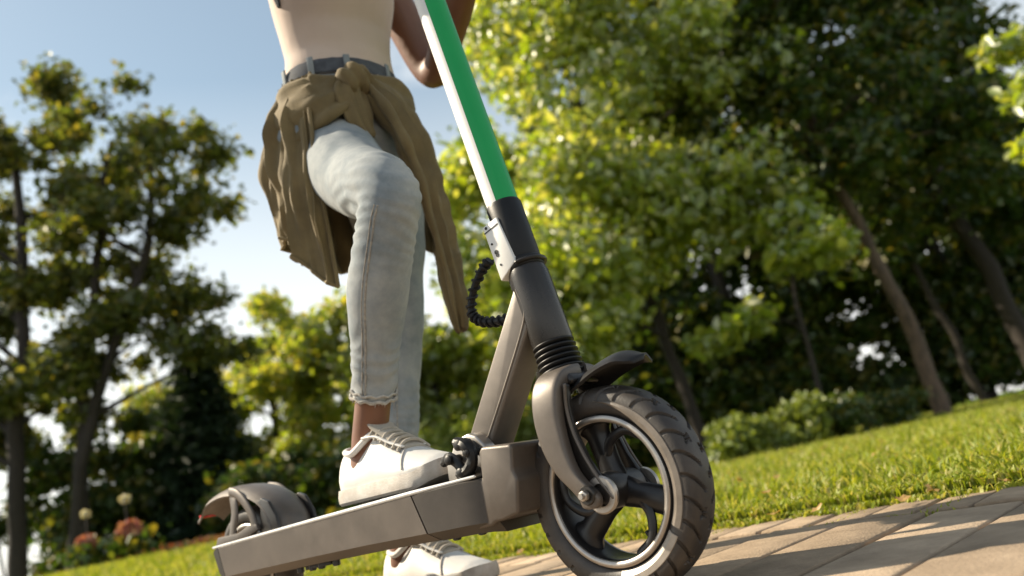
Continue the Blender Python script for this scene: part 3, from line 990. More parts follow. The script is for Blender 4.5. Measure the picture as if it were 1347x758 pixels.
    lathe_y(bm, [(-.033, .004), (-.033, .017), (-.030, .0215), (-.022, .0225), (.022, .0225), (.030, .0215), (.033, .017), (.033, .004)], cx, cz, 48)
    obj('hub', bm, MT['dark_metal'], root_w)
    return root_w

def scooter():
    root = thing('electric_scooter', 'electric kick scooter with a green and white stem under the rider', 'scooter', (-0.42, 0, 0))
    wheel(root, 0.0, .125, .0265, 'front')
    # axle, washers, nuts
    for s in (-1, 1):
        bm = B()
        lathe_y(bm, [(s * .056, .0), (s * .064, .0), (s * .064, .0105), (s * .0625, .0115), (s * .056, .0115)][1:], 0, .125, 32)
        o = obj('washer', bm, MT['dark_metal'], root)
        bm = B()
        hexp = [(0.0066 * cos(pi / 3 * i + .3), 0.125 + .0066 * sin(pi / 3 * i + .3)) for i in range(6)]
        prism(bm, hexp, min(s * .063, s * .071), max(s * .063, s * .071), .001)
        nut = obj('axle_nut', bm, MT['silver'], root)
        bm = B()
        tube(bm, [(0, s * .068, .125), (0, s * .075, .125)], .0034, 14)
        obj('axle_end', bm, MT['silver'], nut)
        bm = B()
        tube(bm, [(0, s * .03, .125), (0, s * .066, .125)], .007, 16)
        obj('axle', bm, MT['dark_metal'], root)
        # fork arm: outer shell and inner flange
        bm = B()
        st = [(.001, .0555, .1085, .006, .0045, 0), (.000, .0555, .112, .0125, .0055, 0), (-.001, .0555, .122, .0145, .006, 0), (-.011, .0555, .135, .0135, .007, 0), (-.026, .055, .154, .0145, .0082, .02),
              (-.036, .0545, .180, .0175, .0088, .05), (-.0405, .0535, .210, .0195, .0092, .1), (-.0405, .0515, .235, .0205, .0098, .25), (-.0385, .0465, .255, .0215, .0105, .6), (-.036, .037, .2685, .0215, .0105, 1.0), (-.034, .022, .2745, .021, .010, 1.35), (-.033, .006, .2765, .0205, .010, 1.5)]
        secs = []
        for cx_, cy_, cz_, hw_, th_, tl_ in st:
            no = Vector((0, s * cos(tl_), sin(tl_)))
            c_ = Vector((cx_, s * cy_, cz_))
            sec_ = []
            for i in range(20):
                t_ = 2 * pi * i / 20
                sec_.append(c_ + Vector((1, 0, 0)) * (hw_ * math.copysign(abs(cos(t_)) ** .35, cos(t_))) + no * (th_ * math.copysign(abs(sin(t_)) ** .4, sin(t_))))
            secs.append(sec_)
        # thin the stations out into a smooth run
        fine_ = []
        for i in range(20):
            col_ = smooth_path([q[i] for q in secs], 4)
            fine_.append(col_)
        loft(bm, [[fine_[i][k] for i in range(20)] for k in range(len(fine_[0]))])
        arm = obj('fork_arm', bm, MT['frame'], root, sharp=60)
        inn = [(-.020, .264), (-.046, .250), (-.046, .21), (-.036, .170), (-.02, .142), (-.006, .116), (.008, .107), (.022, .110), (.026, .118), (.012, .138), (-.002, .166), (-.0125, .20), (-.014, .235), (-.010, .258)]
        bm = B()
        y0, y1 = sorted((s * .0355, s * .0435))
        prism(bm, inn, y0, y1, .0025, 2)
        obj('fork_flange', bm, MT['dark_metal'], arm, sharp=40)
        rid = smooth_path([(-.0115, s * .046, .258), (-.0165, s * .0455, .23), (-.0135, s * .0455, .198), (-.003, s * .0455, .166), (.011, s * .0455, .138), (.0245, s * .0455, .117)], 6)
        bm = B()
        tube(bm, rid, .0024, 8, round_cap=True)
        obj('fork_ridge', bm, MT['frame'], arm)
        # dropout ring round the axle
        bm = B()
        lathe_y(bm, [(s * .040, .012), (s * .0405, .0215), (s * .045, .0225), (s * .047, .0205), (s * .047, .0135)], .008, .122, 36)
        obj('dropout_ring', bm, MT['silver'], arm)
    bm = B()
    prism(bm, [(-.046, .2585), (-.008, .2585), (-.006, .266), (-.020, .279), (-.055, .274), (-.054, .264)], -.034, .034, .005, 3)
    obj('fork_crown', bm, MT['dark_metal'], root)
    # front fender: spoon shaped flap
    bm = B()
    nu, nv = 22, 13
    g = []
    for i in range(nu):
        u = i / (nu - 1)
        x = -.034 + .117 * u
        zc = .260 + .024 * sin(pi * .62 * min(1, u * 1.05) ** 1.1) - .008 * sstep(.75, 1, u)
        tip = sqrt(max(0, 1 - max(0, (u - .60) / .405) ** 2.4))
        w = (.034 + .005 * u) * tip
        row = []
        for j in range(nv):
            v = -1 + 2 * j / (nv - 1)
            drop = .017 * (abs(v) ** 2.2) * (1 - .2 * u) * (.25 + .75 * tip)
            row.append((x, v * w, zc - drop))
        g.append(row)
    secs = [[bm.verts.new(p) for p in r] for r in g]
    low = [[bm.verts.new((p[0], p[1] * .93, p[2] - .0032)) for p in r] for r in g]
    for A_, flip in ((secs, False), (low, True)):
        for i in range(nu - 1):
            for j in range(nv - 1):
                f = (A_[i][j], A_[i + 1][j], A_[i + 1][j + 1], A_[i][j + 1])
                bm.faces.new(f[::-1] if flip else f)
    for j in (0, nv - 1):
        for i in range(nu - 1):
            bm.faces.new((secs[i][j], secs[i + 1][j], low[i + 1][j], low[i][j]))
    for i in (0, nu - 1):
        for j in range(nv - 1):
            bm.faces.new((secs[i][j], secs[i][j + 1], low[i][j + 1], low[i][j]))
    bmesh.ops.remove_doubles(bm, verts=bm.verts, dist=1e-6)
    obj('front_fender', bm, MT['black'], root, sharp=50)
    # bellows
    bm = B()
    prof = []
    z = .272
    pts, rad = [], []
    for i in range(7):
        for f, r in ((0, .0235), (.35, .0305), (.65, .0305), (1, .0235)):
            pts.append(AX(z + (i + f) * .0072))
            rad.append(r - i * .0004)
    tube(bm, pts, rad, 40)
    obj('bellows', bm, MT['black'], root, sharp=80)
    # head tube, collar, sleeve, stem
    bm = B()
    tube(bm, [AX(.318), AX(.322), AX(.418), AX(.428)], [.0262, .0278, .0278, .0255], 48)
    obj('head_tube', bm, MT['tube'], root)
    bm = B()
    tube(bm, [AX(.4285), AX(.431), AX(.439), AX(.4415)], [.0255, .0268, .0268, .025], 48)
    collar = obj('collar', bm, MT['black'], root)
    bm = B()
    ring = [AX(.4335) + (Vector((cos(a), sin(a), 0)) - AD * AD.dot(Vector((cos(a), sin(a), 0)))).normalized() * .0285 for a in [radians(-70 + i * 10) for i in range(15)]]
    tube(bm, ring, .003, 8, round_cap=True)
    obj('clamp_lip', bm, MT['dark_metal'], collar)
    bm = B()
    tube(bm, [AX(.440), AX(.444), AX(.524), AX(.528)], [.0235, .0250, .0250, .0235], 48)
    obj('sleeve', bm, MT['black'], root)
    bm = B()
    tube(bm, [AX(.52), AX(.8), AX(1.12)], [.0225, .0225, .0225], 48)
    stem = obj('stem', bm, MT['green'], root)
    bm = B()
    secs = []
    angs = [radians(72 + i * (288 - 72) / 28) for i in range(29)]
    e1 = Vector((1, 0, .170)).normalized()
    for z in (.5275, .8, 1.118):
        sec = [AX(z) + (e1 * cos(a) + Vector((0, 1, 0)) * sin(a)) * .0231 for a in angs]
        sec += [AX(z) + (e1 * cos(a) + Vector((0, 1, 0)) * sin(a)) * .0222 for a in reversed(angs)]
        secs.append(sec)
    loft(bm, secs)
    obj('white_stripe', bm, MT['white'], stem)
    # pale hinge bracket behind the sleeve
    bm = B()
    bo = [(-.1105, .500), (-.082, .506), (-.064, .437), (-.096, .418)]
    prism(bm, bo, -.0275, .0275, .0022, 2)
    br = obj('hinge_bracket', bm, MT['white'], root)
    bm = B()
    for (x, z) in ((-.1065, .490), (-.0775, .496)):
        pass
    prism(bm, [(-.1085, .4905), (-.0815, .4965), (-.0811, .4950), (-.1081, .4890)], -.0281, -.0270)
    obj('slot', bm, MT['black'], br, smooth=False)
    for x, z, r in ((-.1035, .4965, .0022), (-.0985, .472, .0016), (-.0935, .459, .0032), (-.0925, .4545, .0026), (-.090, .440, .0016)):
        bm = B()
        tube(bm, [(x, -.0283, z), (x, -.0268, z)], r, 12)
        obj('screw', bm, MT['black'], br)
    # coiled cable
    path = smooth_path([(-.108, -.002, .432), (-.134, 0, .463), (-.154, 0, .452), (-.177, 0, .428), (-.187, 0, .403), (-.176, 0, .387), (-.152, 0, .378), (-.122, 0, .374), (-.10, 0, .377)][1:], 10)
    bm = B()
    tube(bm, path, .0055, 12)
    cab = obj('cable', bm, MT['black'], root)
    bm = B()
    pts, T, U, V = frames(path)
    hel = []
    turns = 17
    fine = []
    for i in range(len(pts) - 1):
        for k in range(8):
            t = k / 8
            fine.append((pts[i].lerp(pts[i + 1], t), U[i].lerp(U[i + 1], t).normalized(), V[i].lerp(V[i + 1], t).normalized()))
    for i, (p, u, v) in enumerate(fine):
        a = 2 * pi * turns * i / len(fine)
        hel.append(p + (u * cos(a) + v * sin(a)) * .0062)
    tube(bm, hel, .0023, 6)
    obj('cable_coil', bm, MT['black'], cab)
    # slanted neck: square tube
    bm = B()
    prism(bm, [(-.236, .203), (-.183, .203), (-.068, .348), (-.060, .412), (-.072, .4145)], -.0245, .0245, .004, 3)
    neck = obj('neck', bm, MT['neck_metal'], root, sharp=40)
    for s in (-1, 1):
        bm = B()
        tube(bm, smooth_path([(-.182, s * .0245, .217), (-.120, s * .0248, .2935), (-.078, s * .0248, .349), (-.068, s * .0255, .372), (-.074, s * .026, .40)], 6), .0016, 6, round_cap=True)
        obj('weld_bead', bm, MT['neck_metal'], neck)
    # folding mount
    bm = B()
    prism(bm, [(-.160, .170), (-.157, .204), (-.150, .2095), (-.100, .2045), (-.097, .200), (-.1035, .172), (-.1005, .165), (-.098, .160), (-.108, .119), (-.135, .114), (-.150, .1135), (-.156, .1095), (-.215, .1075), (-.245, .1085), (-.245, .170)],
          -.069, .069, .004, 3)
    obj('fold_mount', bm, MT['frame'], root, sharp=40)
    bm = B()
    prism(bm, [(-.246, .172), (-.2445, .207), (-.232, .211), (-.224, .222), (-.208, .231), (-.192, .2335), (-.178, .228), (-.164, .212), (-.163, .172)], -.048, -.026, .004, 3)
    plate = obj('hinge_plate', bm, MT['silver'], root, sharp=40)
    # folding latch: black lever, knobs and link
    bm = B()
    pp = smooth_path([(-.198, -.062, .224), (-.180, -.064, .216), (-.174, -.064, .200), (-.183, -.064, .186), (-.200, -.062, .182)], 6)
    tube(bm, pp, lerp_list([(.009, .007), (.011, .009), (.007, .008), (.009, .008), (.011, .008)], len(pp)), 10, round_cap=True)
    latch = obj('fold_latch', bm, MT['black'], root)
    bm = B()
    pp = smooth_path([(-.236, -.058, .202), (-.220, -.062, .206), (-.207, -.062, .198), (-.196, -.062, .184)], 6)
    tube(bm, pp, lerp_list([(.006, .006), (.0075, .008), (.006, .008), (.007, .007)], len(pp)), 10, round_cap=True)
    obj('latch_link', bm, MT['black'], latch)
    for x, z, r in ((-.190, .219, .0075), (-.2135, .203, .0065), (-.195, .183, .0065), (-.177, .207, .006)):
        bm = B()
        tube(bm, [(x, -.05, z), (x, -.072, z), (x, -.0735, z)], [r, r, r * .6], 14)
        obj('latch_knob', bm, MT['black'], latch)
    # deck: main box, front box, trims, cap
    def zt(x):
        return .1745 + (x + .14) * .0285
    def sec(x, lean=0.0, y0=.084, yb=.064, grow=0.0):
        t = zt(x) - grow
        h = .052 + .004 * sstep(-.5, -.2, x)
        P = [(x, -y0, t - .002), (x, -y0 + .003, t), (x, y0 - .003, t), (x, y0, t - .002), (x + lean * .8, y0, t - h), (x + lean, yb, t - h - .013), (x + lean, -yb, t - h - .013), (x + lean * .8, -y0, t - h)]
        return P
    bm = B()
    loft(bm, [[(p[0], max(-.0495, min(.0495, p[1])), p[2]) for p in sec(x, .026 if x > -.3 else 0)] for x in (-.695, -.55, -.4, -.287)])
    obj('deck', bm, MT['frame'], root, sharp=25)
    bm = B()
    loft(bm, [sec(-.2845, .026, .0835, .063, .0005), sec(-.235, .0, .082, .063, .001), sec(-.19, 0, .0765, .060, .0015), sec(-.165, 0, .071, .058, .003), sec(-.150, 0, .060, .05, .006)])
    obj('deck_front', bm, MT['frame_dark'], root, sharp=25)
    for s in (-1, 1):
        bm = B()
        ya, yb_ = s * .084, s * .050
        P0 = lambda x, c=0: [(x, ya, zt(x) - .002), (x, ya - s * .003, zt(x)), (x, yb_, zt(x)), (x + c * .6, yb_, zt(x) - .064 - .004 * sstep(-.5, -.2, x)), (x + c, ya - s * .018, zt(x) - .064 - .004 * sstep(-.5, -.2, x)), (x + c * .8, ya, zt(x) - .052 - .004 * sstep(-.5, -.2, x))]
        loft(bm, [P0(-.287, .026), P0(-.4), P0(-.55), P0(-.694), P0(-.77), P0(-.822, .018)])
        obj('deck_side', bm, MT['frame'], root, sharp=25)
        bm = B()
        loft(bm, [P0(-.8235, .018), [(p[0] - .012, p[1] - s * .002, p[2] - .0015 * (1 if i < 3 else -1)) for i, p in enumerate(P0(-.826, .018))], [(p[0] - .018, p[1] * .9 + yb_ * .1, p[2] - .006 * (1 if i < 3 else -1)) for i, p in enumerate(P0(-.828, .018))]])
        obj('end_cap', bm, MT['dark_metal'], root, sharp=40)
        bm = B()
        tube(bm, [(-.842, s * .0815, zt(-.842) + .0008), (-.5, s * .0825, zt(-.5) + .0012), (-.287, s * .0825, zt(-.287) + .0012), (-.17, s * .071, zt(-.17) + .001)], [.0022, .0032, .0032, .002], 10, round_cap=True)
        obj('deck_rail', bm, MT['rail'], root)
    bm = B()
    loft(bm, [[(x, -.077, zt(x) - .001), (x, .077, zt(x) - .001), (x, .076, zt(x) + .0015), (x, -.076, zt(x) + .0015)] for x in (-.69, -.3, -.25)])
    obj('deck_mat', bm, MT['mat'], root, sharp=25)
    for x in (-.31, -.298):
        bm = B()
        tube(bm, [(x, -.079, zt(x)), (x, -.079, zt(x) + .0055), (x, -.079, zt(x) + .006)], [.0028, .0028, .002], 10)
        obj('rivet', bm, MT['black'], root)
    for x in (-.585, -.56, -.52, -.62, -.19, -.24):
        bm = B()
        yy = -.055
        tube(bm, [(x, yy, zt(x) - .062), (x, yy, zt(x) - .0715), (x, yy, zt(x) - .073)], [.006, .006, .004], 10)
        obj('bolt', bm, MT['dark_metal'], root)
    bm = B()
    prism(bm, [(-.60, .098), (-.53, .100), (-.525, .094), (-.60, .091)], -.06, -.045, .002)
    obj('kickstand_foot', bm, MT['black'], root)
    # rear wheel and fender
    wheel(root, -.83, .108, .0255, 'rear', False)
    arc = smooth_path([(-.688, 0, .155), (-.697, 0, .188), (-.726, 0, .219), (-.769, 0, .2425), (-.824, 0, .2555), (-.884, 0, .258), (-.945, 0, .246), (-1.0, 0, .222)], 6)
    pts, T, U, V = frames(arc)
    bm = B()
    secs = []
    for i, p in enumerate(pts):
        f = i / (len(pts) - 1)
        hw = .043 * (1 - .35 * sstep(.8, 1, f))
        nrm = Vector((-T[i].z, 0, T[i].x))
        if nrm.dot(p - Vector((-.83, 0, .108))) < 0:
            nrm = -nrm
        sk = .016 + .012 * sstep(.35, .0, f)
        sc = []
        for j in range(11):
            v = -1 + j * .2
            sc.append(p + Vector((0, v * hw, 0)) - nrm * (sk * abs(v) ** 3))
        for j in range(11):
            v = 1 - j * .2
            sc.append(p + Vector((0, v * hw * .93, 0)) - nrm * (sk * abs(v) ** 3 + .003))
        secs.append(sc)
    loft(bm, secs)
    rf = obj('rear_fender', bm, MT['frame'], root, sharp=50)
    bm = B()
    box(bm, -1.0035, -.997, -.018, .018, .2165, .2225, .0015)
    obj('tail_reflector', bm, MT['red'], rf)
    for s in (-1, 1):
        bm = B()
        pp = smooth_path([(-.838, s * .036, .243), (-.826, s * .041, .226), (-.824, s * .043, .205), (-.833, s * .044, .182), (-.84, s * .044, .160)], 6)
        tube(bm, pp, lerp_list([(.012, .004), (.013, .004), (.013, .004), (.012, .004), (.016, .004)], len(pp)) if False else lerp_list([(.004, .012), (.004, .013), (.004, .013), (.004, .012), (.004, .016)], len(pp)), 12)
        obj('fender_strut', bm, MT['frame'], rf)
        bm = B()
        pp = smooth_path([(-.835, s * .040, .247), (-.808, s * .043, .240), (-.783, s * .0445, .222), (-.766, s * .0445, .200), (-.758, s * .0445, .176)], 6)
        tube(bm, pp, [(.0045, .009)] * len(pp), 12)
        obj('fender_strut', bm, MT['frame'], rf)
        bm = B()
        prism(bm, [(-.900, .150), (-.885, .172), (-.815, .172), (-.765, .183), (-.748, .180), (-.744, .170), (-.78, .163), (-.84, .154)], *sorted((s * .040, s * .049)), .002)
        obj('fender_base', bm, MT['frame'], rf)
        bm = B()
        prism(bm, [(-.690, .158), (-.745, .158), (-.748, .175), (-.742, .205), (-.752, .218), (-.735, .222), (-.715, .214), (-.697, .188)], *sorted((s * .034, s * .041)), .002)
        obj('fender_skirt', bm, MT['dark_metal'], rf)
    # handlebar above
    bm = B()
    h0 = AX(1.12)
    tube(bm, [h0 + Vector((0, -.27, 0)), h0 + Vector((0, -.1, .005)), h0 + Vector((0, .1, .005)), h0 + Vector((0, .27, 0))], .014, 20)
    hb = obj('handlebar', bm, MT['dark_metal'], root)
    for s in (-1, 1):
        bm = B()
        tube(bm, [h0 + Vector((0, s * .13, .004)), h0 + Vector((0, s * .275, 0))], .0165, 20)
        obj('grip', bm, MT['black'], hb)
        bm = B()
        tube(bm, smooth_path([h0 + Vector((.01, s * .11, .004)), h0 + Vector((.045, s * .14, 0)), h0 + Vector((.05, s * .23, 0))], 5), (.004, .004), 8)
        obj('brake_lever', bm, MT['black'], hb)
    bm = B()
    prism(bm, [(h0.x - .03, 1.115), (h0.x + .03, 1.115), (h0.x + .035, 1.15), (h0.x - .03, 1.158)], -.035, .035, .006)
    obj('display', bm, MT['black'], hb)
    return root
scooter()

# ------------------------------------------------------------------ the rider
def ell(c, a, b, n=28, tilt=(0, 0), yaw_=0.0, front=0.0, power=1.0):
    """Horizontal ellipse ring: a along facing, b sideways."""
    out = []
    for i in range(n):
        t = 2 * pi * i / n
        x, y = a * cos(t), b * sin(t)
        if x > 0:
            x *= 1 + front
        X = x * cos(yaw_) - y * sin(yaw_)
        Y = x * sin(yaw_) + y * cos(yaw_)
        out.append((c[0] + X, c[1] + Y, c[2] + tilt[0] * x + tilt[1] * y))
    return out

def limb(bm, pts, rad, per=6, n=20):
    pp = smooth_path(pts, per)
    tube(bm, pp, lerp_list(rad, len(pp)), n, round_cap=True)

R_ANK = Vector((-.452, -.010, .262))
R_LEG = [(-.550, .095, .825), (-.480, .060, .752), (-.395, .018, .688), (-.305, -.030, .640), (-.262, -.047, .603), (-.285, -.046, .560), (-.338, -.036, .480), (-.385, -.022, .395), (-.418, -.014, .330)]
R_RAD = [.078, .072, .063, .053, .0465, .046, .0475, .039, .0335]
L_LEG = [(-.575, .215, .860), (-.578, .222, .760), (-.582, .225, .660), (-.585, .222, .560), (-.605, .215, .460), (-.628, .208, .340), (-.645, .202, .235), (-.652, .200, .165)]
L_RAD = [.088, .080, .066, .050, .0475, .042, .035, .033]

def shoe(parent, heel, toe, z0, label=None):
    """Low white sneaker from heel to toe with its sole at z0."""
    heel, toe = Vector((heel[0], heel[1], z0)), Vector((toe[0], toe[1], z0))
    f = (toe - heel).normalized()
    s = Vector((f.y, -f.x, 0))
    L = (toe - heel).length
    # t, half width, top height, sole spring
    prof = [(0.0, .020, .070), (.03, .029, .082), (.10, .034, .082), (.20, .036, .073), (.30, .038, .085), (.40, .041, .098), (.50, .044, .086), (.60, .047, .071), (.70, .049, .060), (.80, .047, .051), (.90, .040, .043), (.97, .026, .034), (1.0, .010, .027)]
    bm = B()
    secs = []
    for t, w, h in lerp_list(prof, 37):
        c = heel + f * (t * L)
        sp = .010 * sstep(.75, 1.0, t)
        b0 = .018 + sp
        sec = []
        for i in range(22):
            a = -.12 * pi + (1.24 * pi) * i / 21
            x = cos(a)
            yv = sin(a)
            ww = w * math.copysign(abs(x) ** .8, x) * (1 - .25 * max(0, yv))
            zz = b0 + max(.0, (yv + .36) / 1.36) ** .9 * (h - b0)
            sec.append(c + s * ww + Vector((0, 0, zz)))
        secs.append(sec)
    loft(bm, secs)
    up_ = obj('sneaker', bm, MT['shoe'], parent, sharp=60)
    # sole
    bm = B()
    secs = []
    for t, w, h in lerp_list([(a, b, c) for a, b, c in prof], 37):
        t2 = -.012 + t * 1.024
        c = heel + f * (t2 * L)
        sp = .012 * sstep(.78, 1.0, t)
        w2 = w + .0035
        secs.append([c + s * w2 + Vector((0, 0, .004 + sp)), c + s * (w2 + .0005) + Vector((0, 0, .013 + sp)), c + s * (w2 - .002) + Vector((0, 0, .024 + sp)),
                     c - s * (w2 - .002) + Vector((0, 0, .024 + sp)), c - s * (w2 + .0005) + Vector((0, 0, .013 + sp)), c - s * w2 + Vector((0, 0, .004 + sp)), c - s * (w2 - .004) + Vector((0, 0, sp)), c + s * (w2 - .004) + Vector((0, 0, sp))])
    loft(bm, secs)
    obj('sole', bm, MT['sole'], up_, sharp=40)
    # padded collar round the ankle
    bm = B()
    ring = []
    for i in range(33):
        a = 2 * pi * i / 32
        u = cos(a)
        t = .220 + .155 * u
        hh = .0745 + .028 * max(0, u) ** 1.5 + .009 * max(0, -u) ** 1.5
        ring.append(heel + f * (t * L) + s * (.033 * sin(a)) + Vector((0, 0, hh)))
    tube(bm, ring, .0052, 10, cap=False)
    obj('shoe_collar', bm, MT['shoe'], up_)
    # tongue
    bm = B()
    pp = smooth_path([heel + f * (.66 * L) + Vector((0, 0, .064)), heel + f * (.52 * L) + Vector((0, 0, .084)), heel + f * (.40 * L) + Vector((0, 0, .105)), heel + f * (.345 * L) + Vector((0, 0, .120))], 6)
    tube(bm, pp, lerp_list([(.022, .004), (.024, .0045), (.025, .005), (.022, .0045)], len(pp)), 14, round_cap=True)
    obj('tongue', bm, MT['lace'], up_)
    # eyestay edges, laces
    for q in (-1, 1):
        bm = B()
        pp = smooth_path([heel + f * (.34 * L) + s * (q * .030) + Vector((0, 0, .093)), heel + f * (.45 * L) + s * (q * .027) + Vector((0, 0, .090)), heel + f * (.56 * L) + s * (q * .025) + Vector((0, 0, .076)), heel + f * (.66 * L) + s * (q * .022) + Vector((0, 0, .0655))], 6)
        tube(bm, pp, (.004, .0022), 8, round_cap=True)
        obj('eyestay', bm, MT['shoe'], up_)
    for i in range(6):
        t = .40 + i * .05
        h = np.interp(t, [.34, .45, .56, .68], [.112, .098, .083, .068])
        bm = B()
        tw = .014 * (1 if i % 2 else -1)
        pp = smooth_path([heel + f * ((t - tw * .5) * L) + s * .028 + Vector((0, 0, h - .010)), heel + f * (t * L) + s * .012 + Vector((0, 0, h + .002)), heel + f * (t * L) - s * .012 + Vector((0, 0, h + .002)), heel + f * ((t + tw) * L) - s * .028 + Vector((0, 0, h - .010))], 5)
        tube(bm, pp, .0028, 7, round_cap=True)
        obj('lace', bm, MT['lace'], up_)
        for q in (-1, 1):
            bm = B()
            c = heel + f * (t * L) + s * (q * .0285) + Vector((0, 0, h - .0125))
            tube(bm, [c - s * q * .002, c + s * q * .0022 + Vector((0, 0, .0015))], .0022, 8)
            obj('eyelet', bm, MT['seam'], up_)
    # toe cap seam and side seam
    bm = B()
    def side(t, hfrac, q):
        k = np.interp(t, [p[0] for p in prof], range(len(prof)))
        w = np.interp(t, [p[0] for p in prof], [p[1] for p in prof])
        h = np.interp(t, [p[0] for p in prof], [p[2] for p in prof])
        a = hfrac * pi / 2
        ww = w * cos(a) ** .8 * (1 - .25 * sin(a))
        zz = .018 + ((sin(a) + .36) / 1.36) ** .9 * (h - .018)
        return heel + f * (t * L) + s * (q * (ww + .0008)) + Vector((0, 0, zz + .0004))
    pp = [side(.64 + .10 * x, .95 - .9 * x, 1) for x in [i / 10 for i in range(11)]]
    tube(bm, pp, .0016, 6, round_cap=True)
    obj('toe_seam', bm, MT['sole'], up_)
    bm = B()
    pp = [side(.64 + .10 * x, .95 - .9 * x, -1) for x in [i / 10 for i in range(11)]]
    tube(bm, pp, .0016, 6, round_cap=True)
    obj('toe_seam', bm, MT['sole'], up_)
    return up_

def rider():
    root = thing('person', 'person in pale jeans and white sneakers riding with one foot on the scooter deck', 'person', (-.65, .2, 0))
    h0 = AX(1.12)
    # ---- body: one continuous surface
    bm = B()
    C = lambda z, dx=0: (-.562 + dx, .150, z)
    loft(bm, [ell(C(.80), .075, .12), ell(C(.88), .085, .135), ell(C(.97), .075, .105), ell(C(1.04, .004), .076, .105), ell(C(1.12, .006), .088, .118), ell(C(1.20, .010), .092, .125), ell(C(1.29, .008), .075, .145), ell(C(1.335, 0), .052, .11), ell(C(1.355, .0), .04, .05)])
    limb(bm, [C(1.31, -.005), C(1.37, .008), C(1.43, .02)], [.046, .042, .042])
    # head
    hc = Vector((-.525, .150, 1.515))
    loft(bm, [ell((hc.x + .012, hc.y, hc.z - .112), .03, .026), ell((hc.x + .018, hc.y, hc.z - .095), .058, .044), ell((hc.x + .010, hc.y, hc.z - .055), .078, .060), ell((hc.x, hc.y, hc.z), .090, .070), ell((hc.x - .005, hc.y, hc.z + .045), .090, .070), ell((hc.x - .008, hc.y, hc.z + .082), .072, .056), ell((hc.x - .010, hc.y, hc.z + .104), .036, .028)])
    limb(bm, [hc + Vector((.086, 0, .012)), hc + Vector((.098, 0, -.012)), hc + Vector((.105, 0, -.030))], [.009, .011, .014], 4, 12)
    limb(bm, [hc + Vector((.083, -.02, -.062)), hc + Vector((.091, 0, -.062)), hc + Vector((.083, .02, -.062))], [.006, .009, .006], 4, 10)
    for q in (-1, 1):
        limb(bm, [hc + Vector((-.005, q * .070, .018)), hc + Vector((-.010, q * .076, -.005)), hc + Vector((0, q * .071, -.028))], [.009, .011, .008], 4, 10)
    # arms and hands
    for q, sh, el_, wr in ((1, (-.560, .292, 1.292), (-.500, .348, 1.022), (-.265, .262, 1.105)), (-1, (-.556, .008, 1.292), (-.515, -.105, 1.128), (-.280, -.205, 1.128))):
        sh, el_, wr = Vector(sh), Vector(el_), Vector(wr)
        limb(bm, [sh, sh.lerp(el_, .5) + Vector((-.006, q * .006, 0)), el_, el_.lerp(wr, .45), wr], [.045, .041, .034, .034, .024], 6, 16)
        g = h0 + Vector((0, q * .205, .002))
        palm0, palm1 = wr, g + Vector((-.018, 0, .022))
        pp = smooth_path([palm0, palm0.lerp(palm1, .5), palm1], 5)
        tube(bm, pp, lerp_list([(.024, .018), (.036, .017), (.038, .014)], len(pp)), 14, round_cap=True)
        for i, (off, ln) in enumerate(((-.030, .92), (-.010, 1.0), (.010, .96), (.029, .82))):
            y = g.y + off * 1.05
            R = .0245
            fp = []
            for k in range(6):
                a = radians(125 - k * 44 * ln)
                fp.append((g.x + R * cos(a), y, g.z + R * sin(a)))
            limb(bm, fp, [.0088, .0085, .008, .0076, .007, .0062], 3, 8)
        limb(bm, [palm0.lerp(palm1, .35) + Vector((0, -q * .026, -.004)), g + Vector((-.028, -q * .046, .004)), g + Vector((-.016, -q * .050, -.020)), g + Vector((.006, -q * .046, -.026))], [.012, .0105, .009, .0075], 3, 8)
    # legs inside the jeans and bare ankles and feet inside the shoes
    limb(bm, R_LEG + [tuple(R_ANK), (-.462, -.010, .215)], [r * .85 for r in R_RAD] + [.0285, .031], 5, 16)
    limb(bm, [(-.470, -.010, .222), (-.42, -.010, .215), (-.36, -.010, .20)], [.028, .028, .022], 5, 14)
    limb(bm, [(-.30, -.010, .2), (-.36, -.010, .21), (-.42, -.01, .225)], [.018, .024, .03], 5, 12)
    limb(bm, L_LEG + [(-.660, .200, .10), (-.668, .200, .055)], [r * .85 for r in L_RAD] + [.028, .031], 5, 16)
    limb(bm, [(-.675, .2, .05), (-.60, .2, .05), (-.53, .2, .035)], [.028, .028, .02], 5, 14)
    me = remeshed(bm, .0052, 5)
    body = link('body', me, MT['skin'], root)
    for q in (-1, 1):
        bm = B()
        bmesh.ops.create_uvsphere(bm, u_segments=12, v_segments=8, radius=.0115, matrix=Matrix.Translation(hc + Vector((.0765, q * .030, .010))))
        o = obj('eye', bm, MT['eye'], root)
        bm = B()
        bmesh.ops.create_uvsphere(bm, u_segments=10, v_segments=6, radius=.0058, matrix=Matrix.Translation(hc + Vector((.0845, q * .030, .010))))
        obj('iris', bm, MT['hair'], o)
    bm = B()
    limb(bm, [hc + Vector((.090, -.020, -.063)), hc + Vector((.0985, 0, -.062)), hc + Vector((.090, .020, -.063))], [.0035, .006, .0035], 4, 10)
    obj('mouth', bm, MT['lip'], root)
    # hair: cap and a long fall down the back
    bm = B()
    loft(bm, [ell((hc.x - .030, hc.y, hc.z - .08), .062, .066), ell((hc.x - .026, hc.y, hc.z - .02), .078, .080), ell((hc.x - .020, hc.y, hc.z + .04), .088, .082), ell((hc.x - .014, hc.y, hc.z + .088), .082, .068), ell((hc.x - .012, hc.y, hc.z + .118), .045, .036)])
    limb(bm, [(hc.x - .06, hc.y, hc.z + .02), (hc.x - .085, hc.y - .01, hc.z - .10), (hc.x - .112, hc.y - .03, hc.z - .22), (hc.x - .132, hc.y - .055, hc.z - .325)], [(.05, .07), (.045, .075), (.035, .065), (.012, .02)], 6, 16)
    me = remeshed(bm, .007, 3)
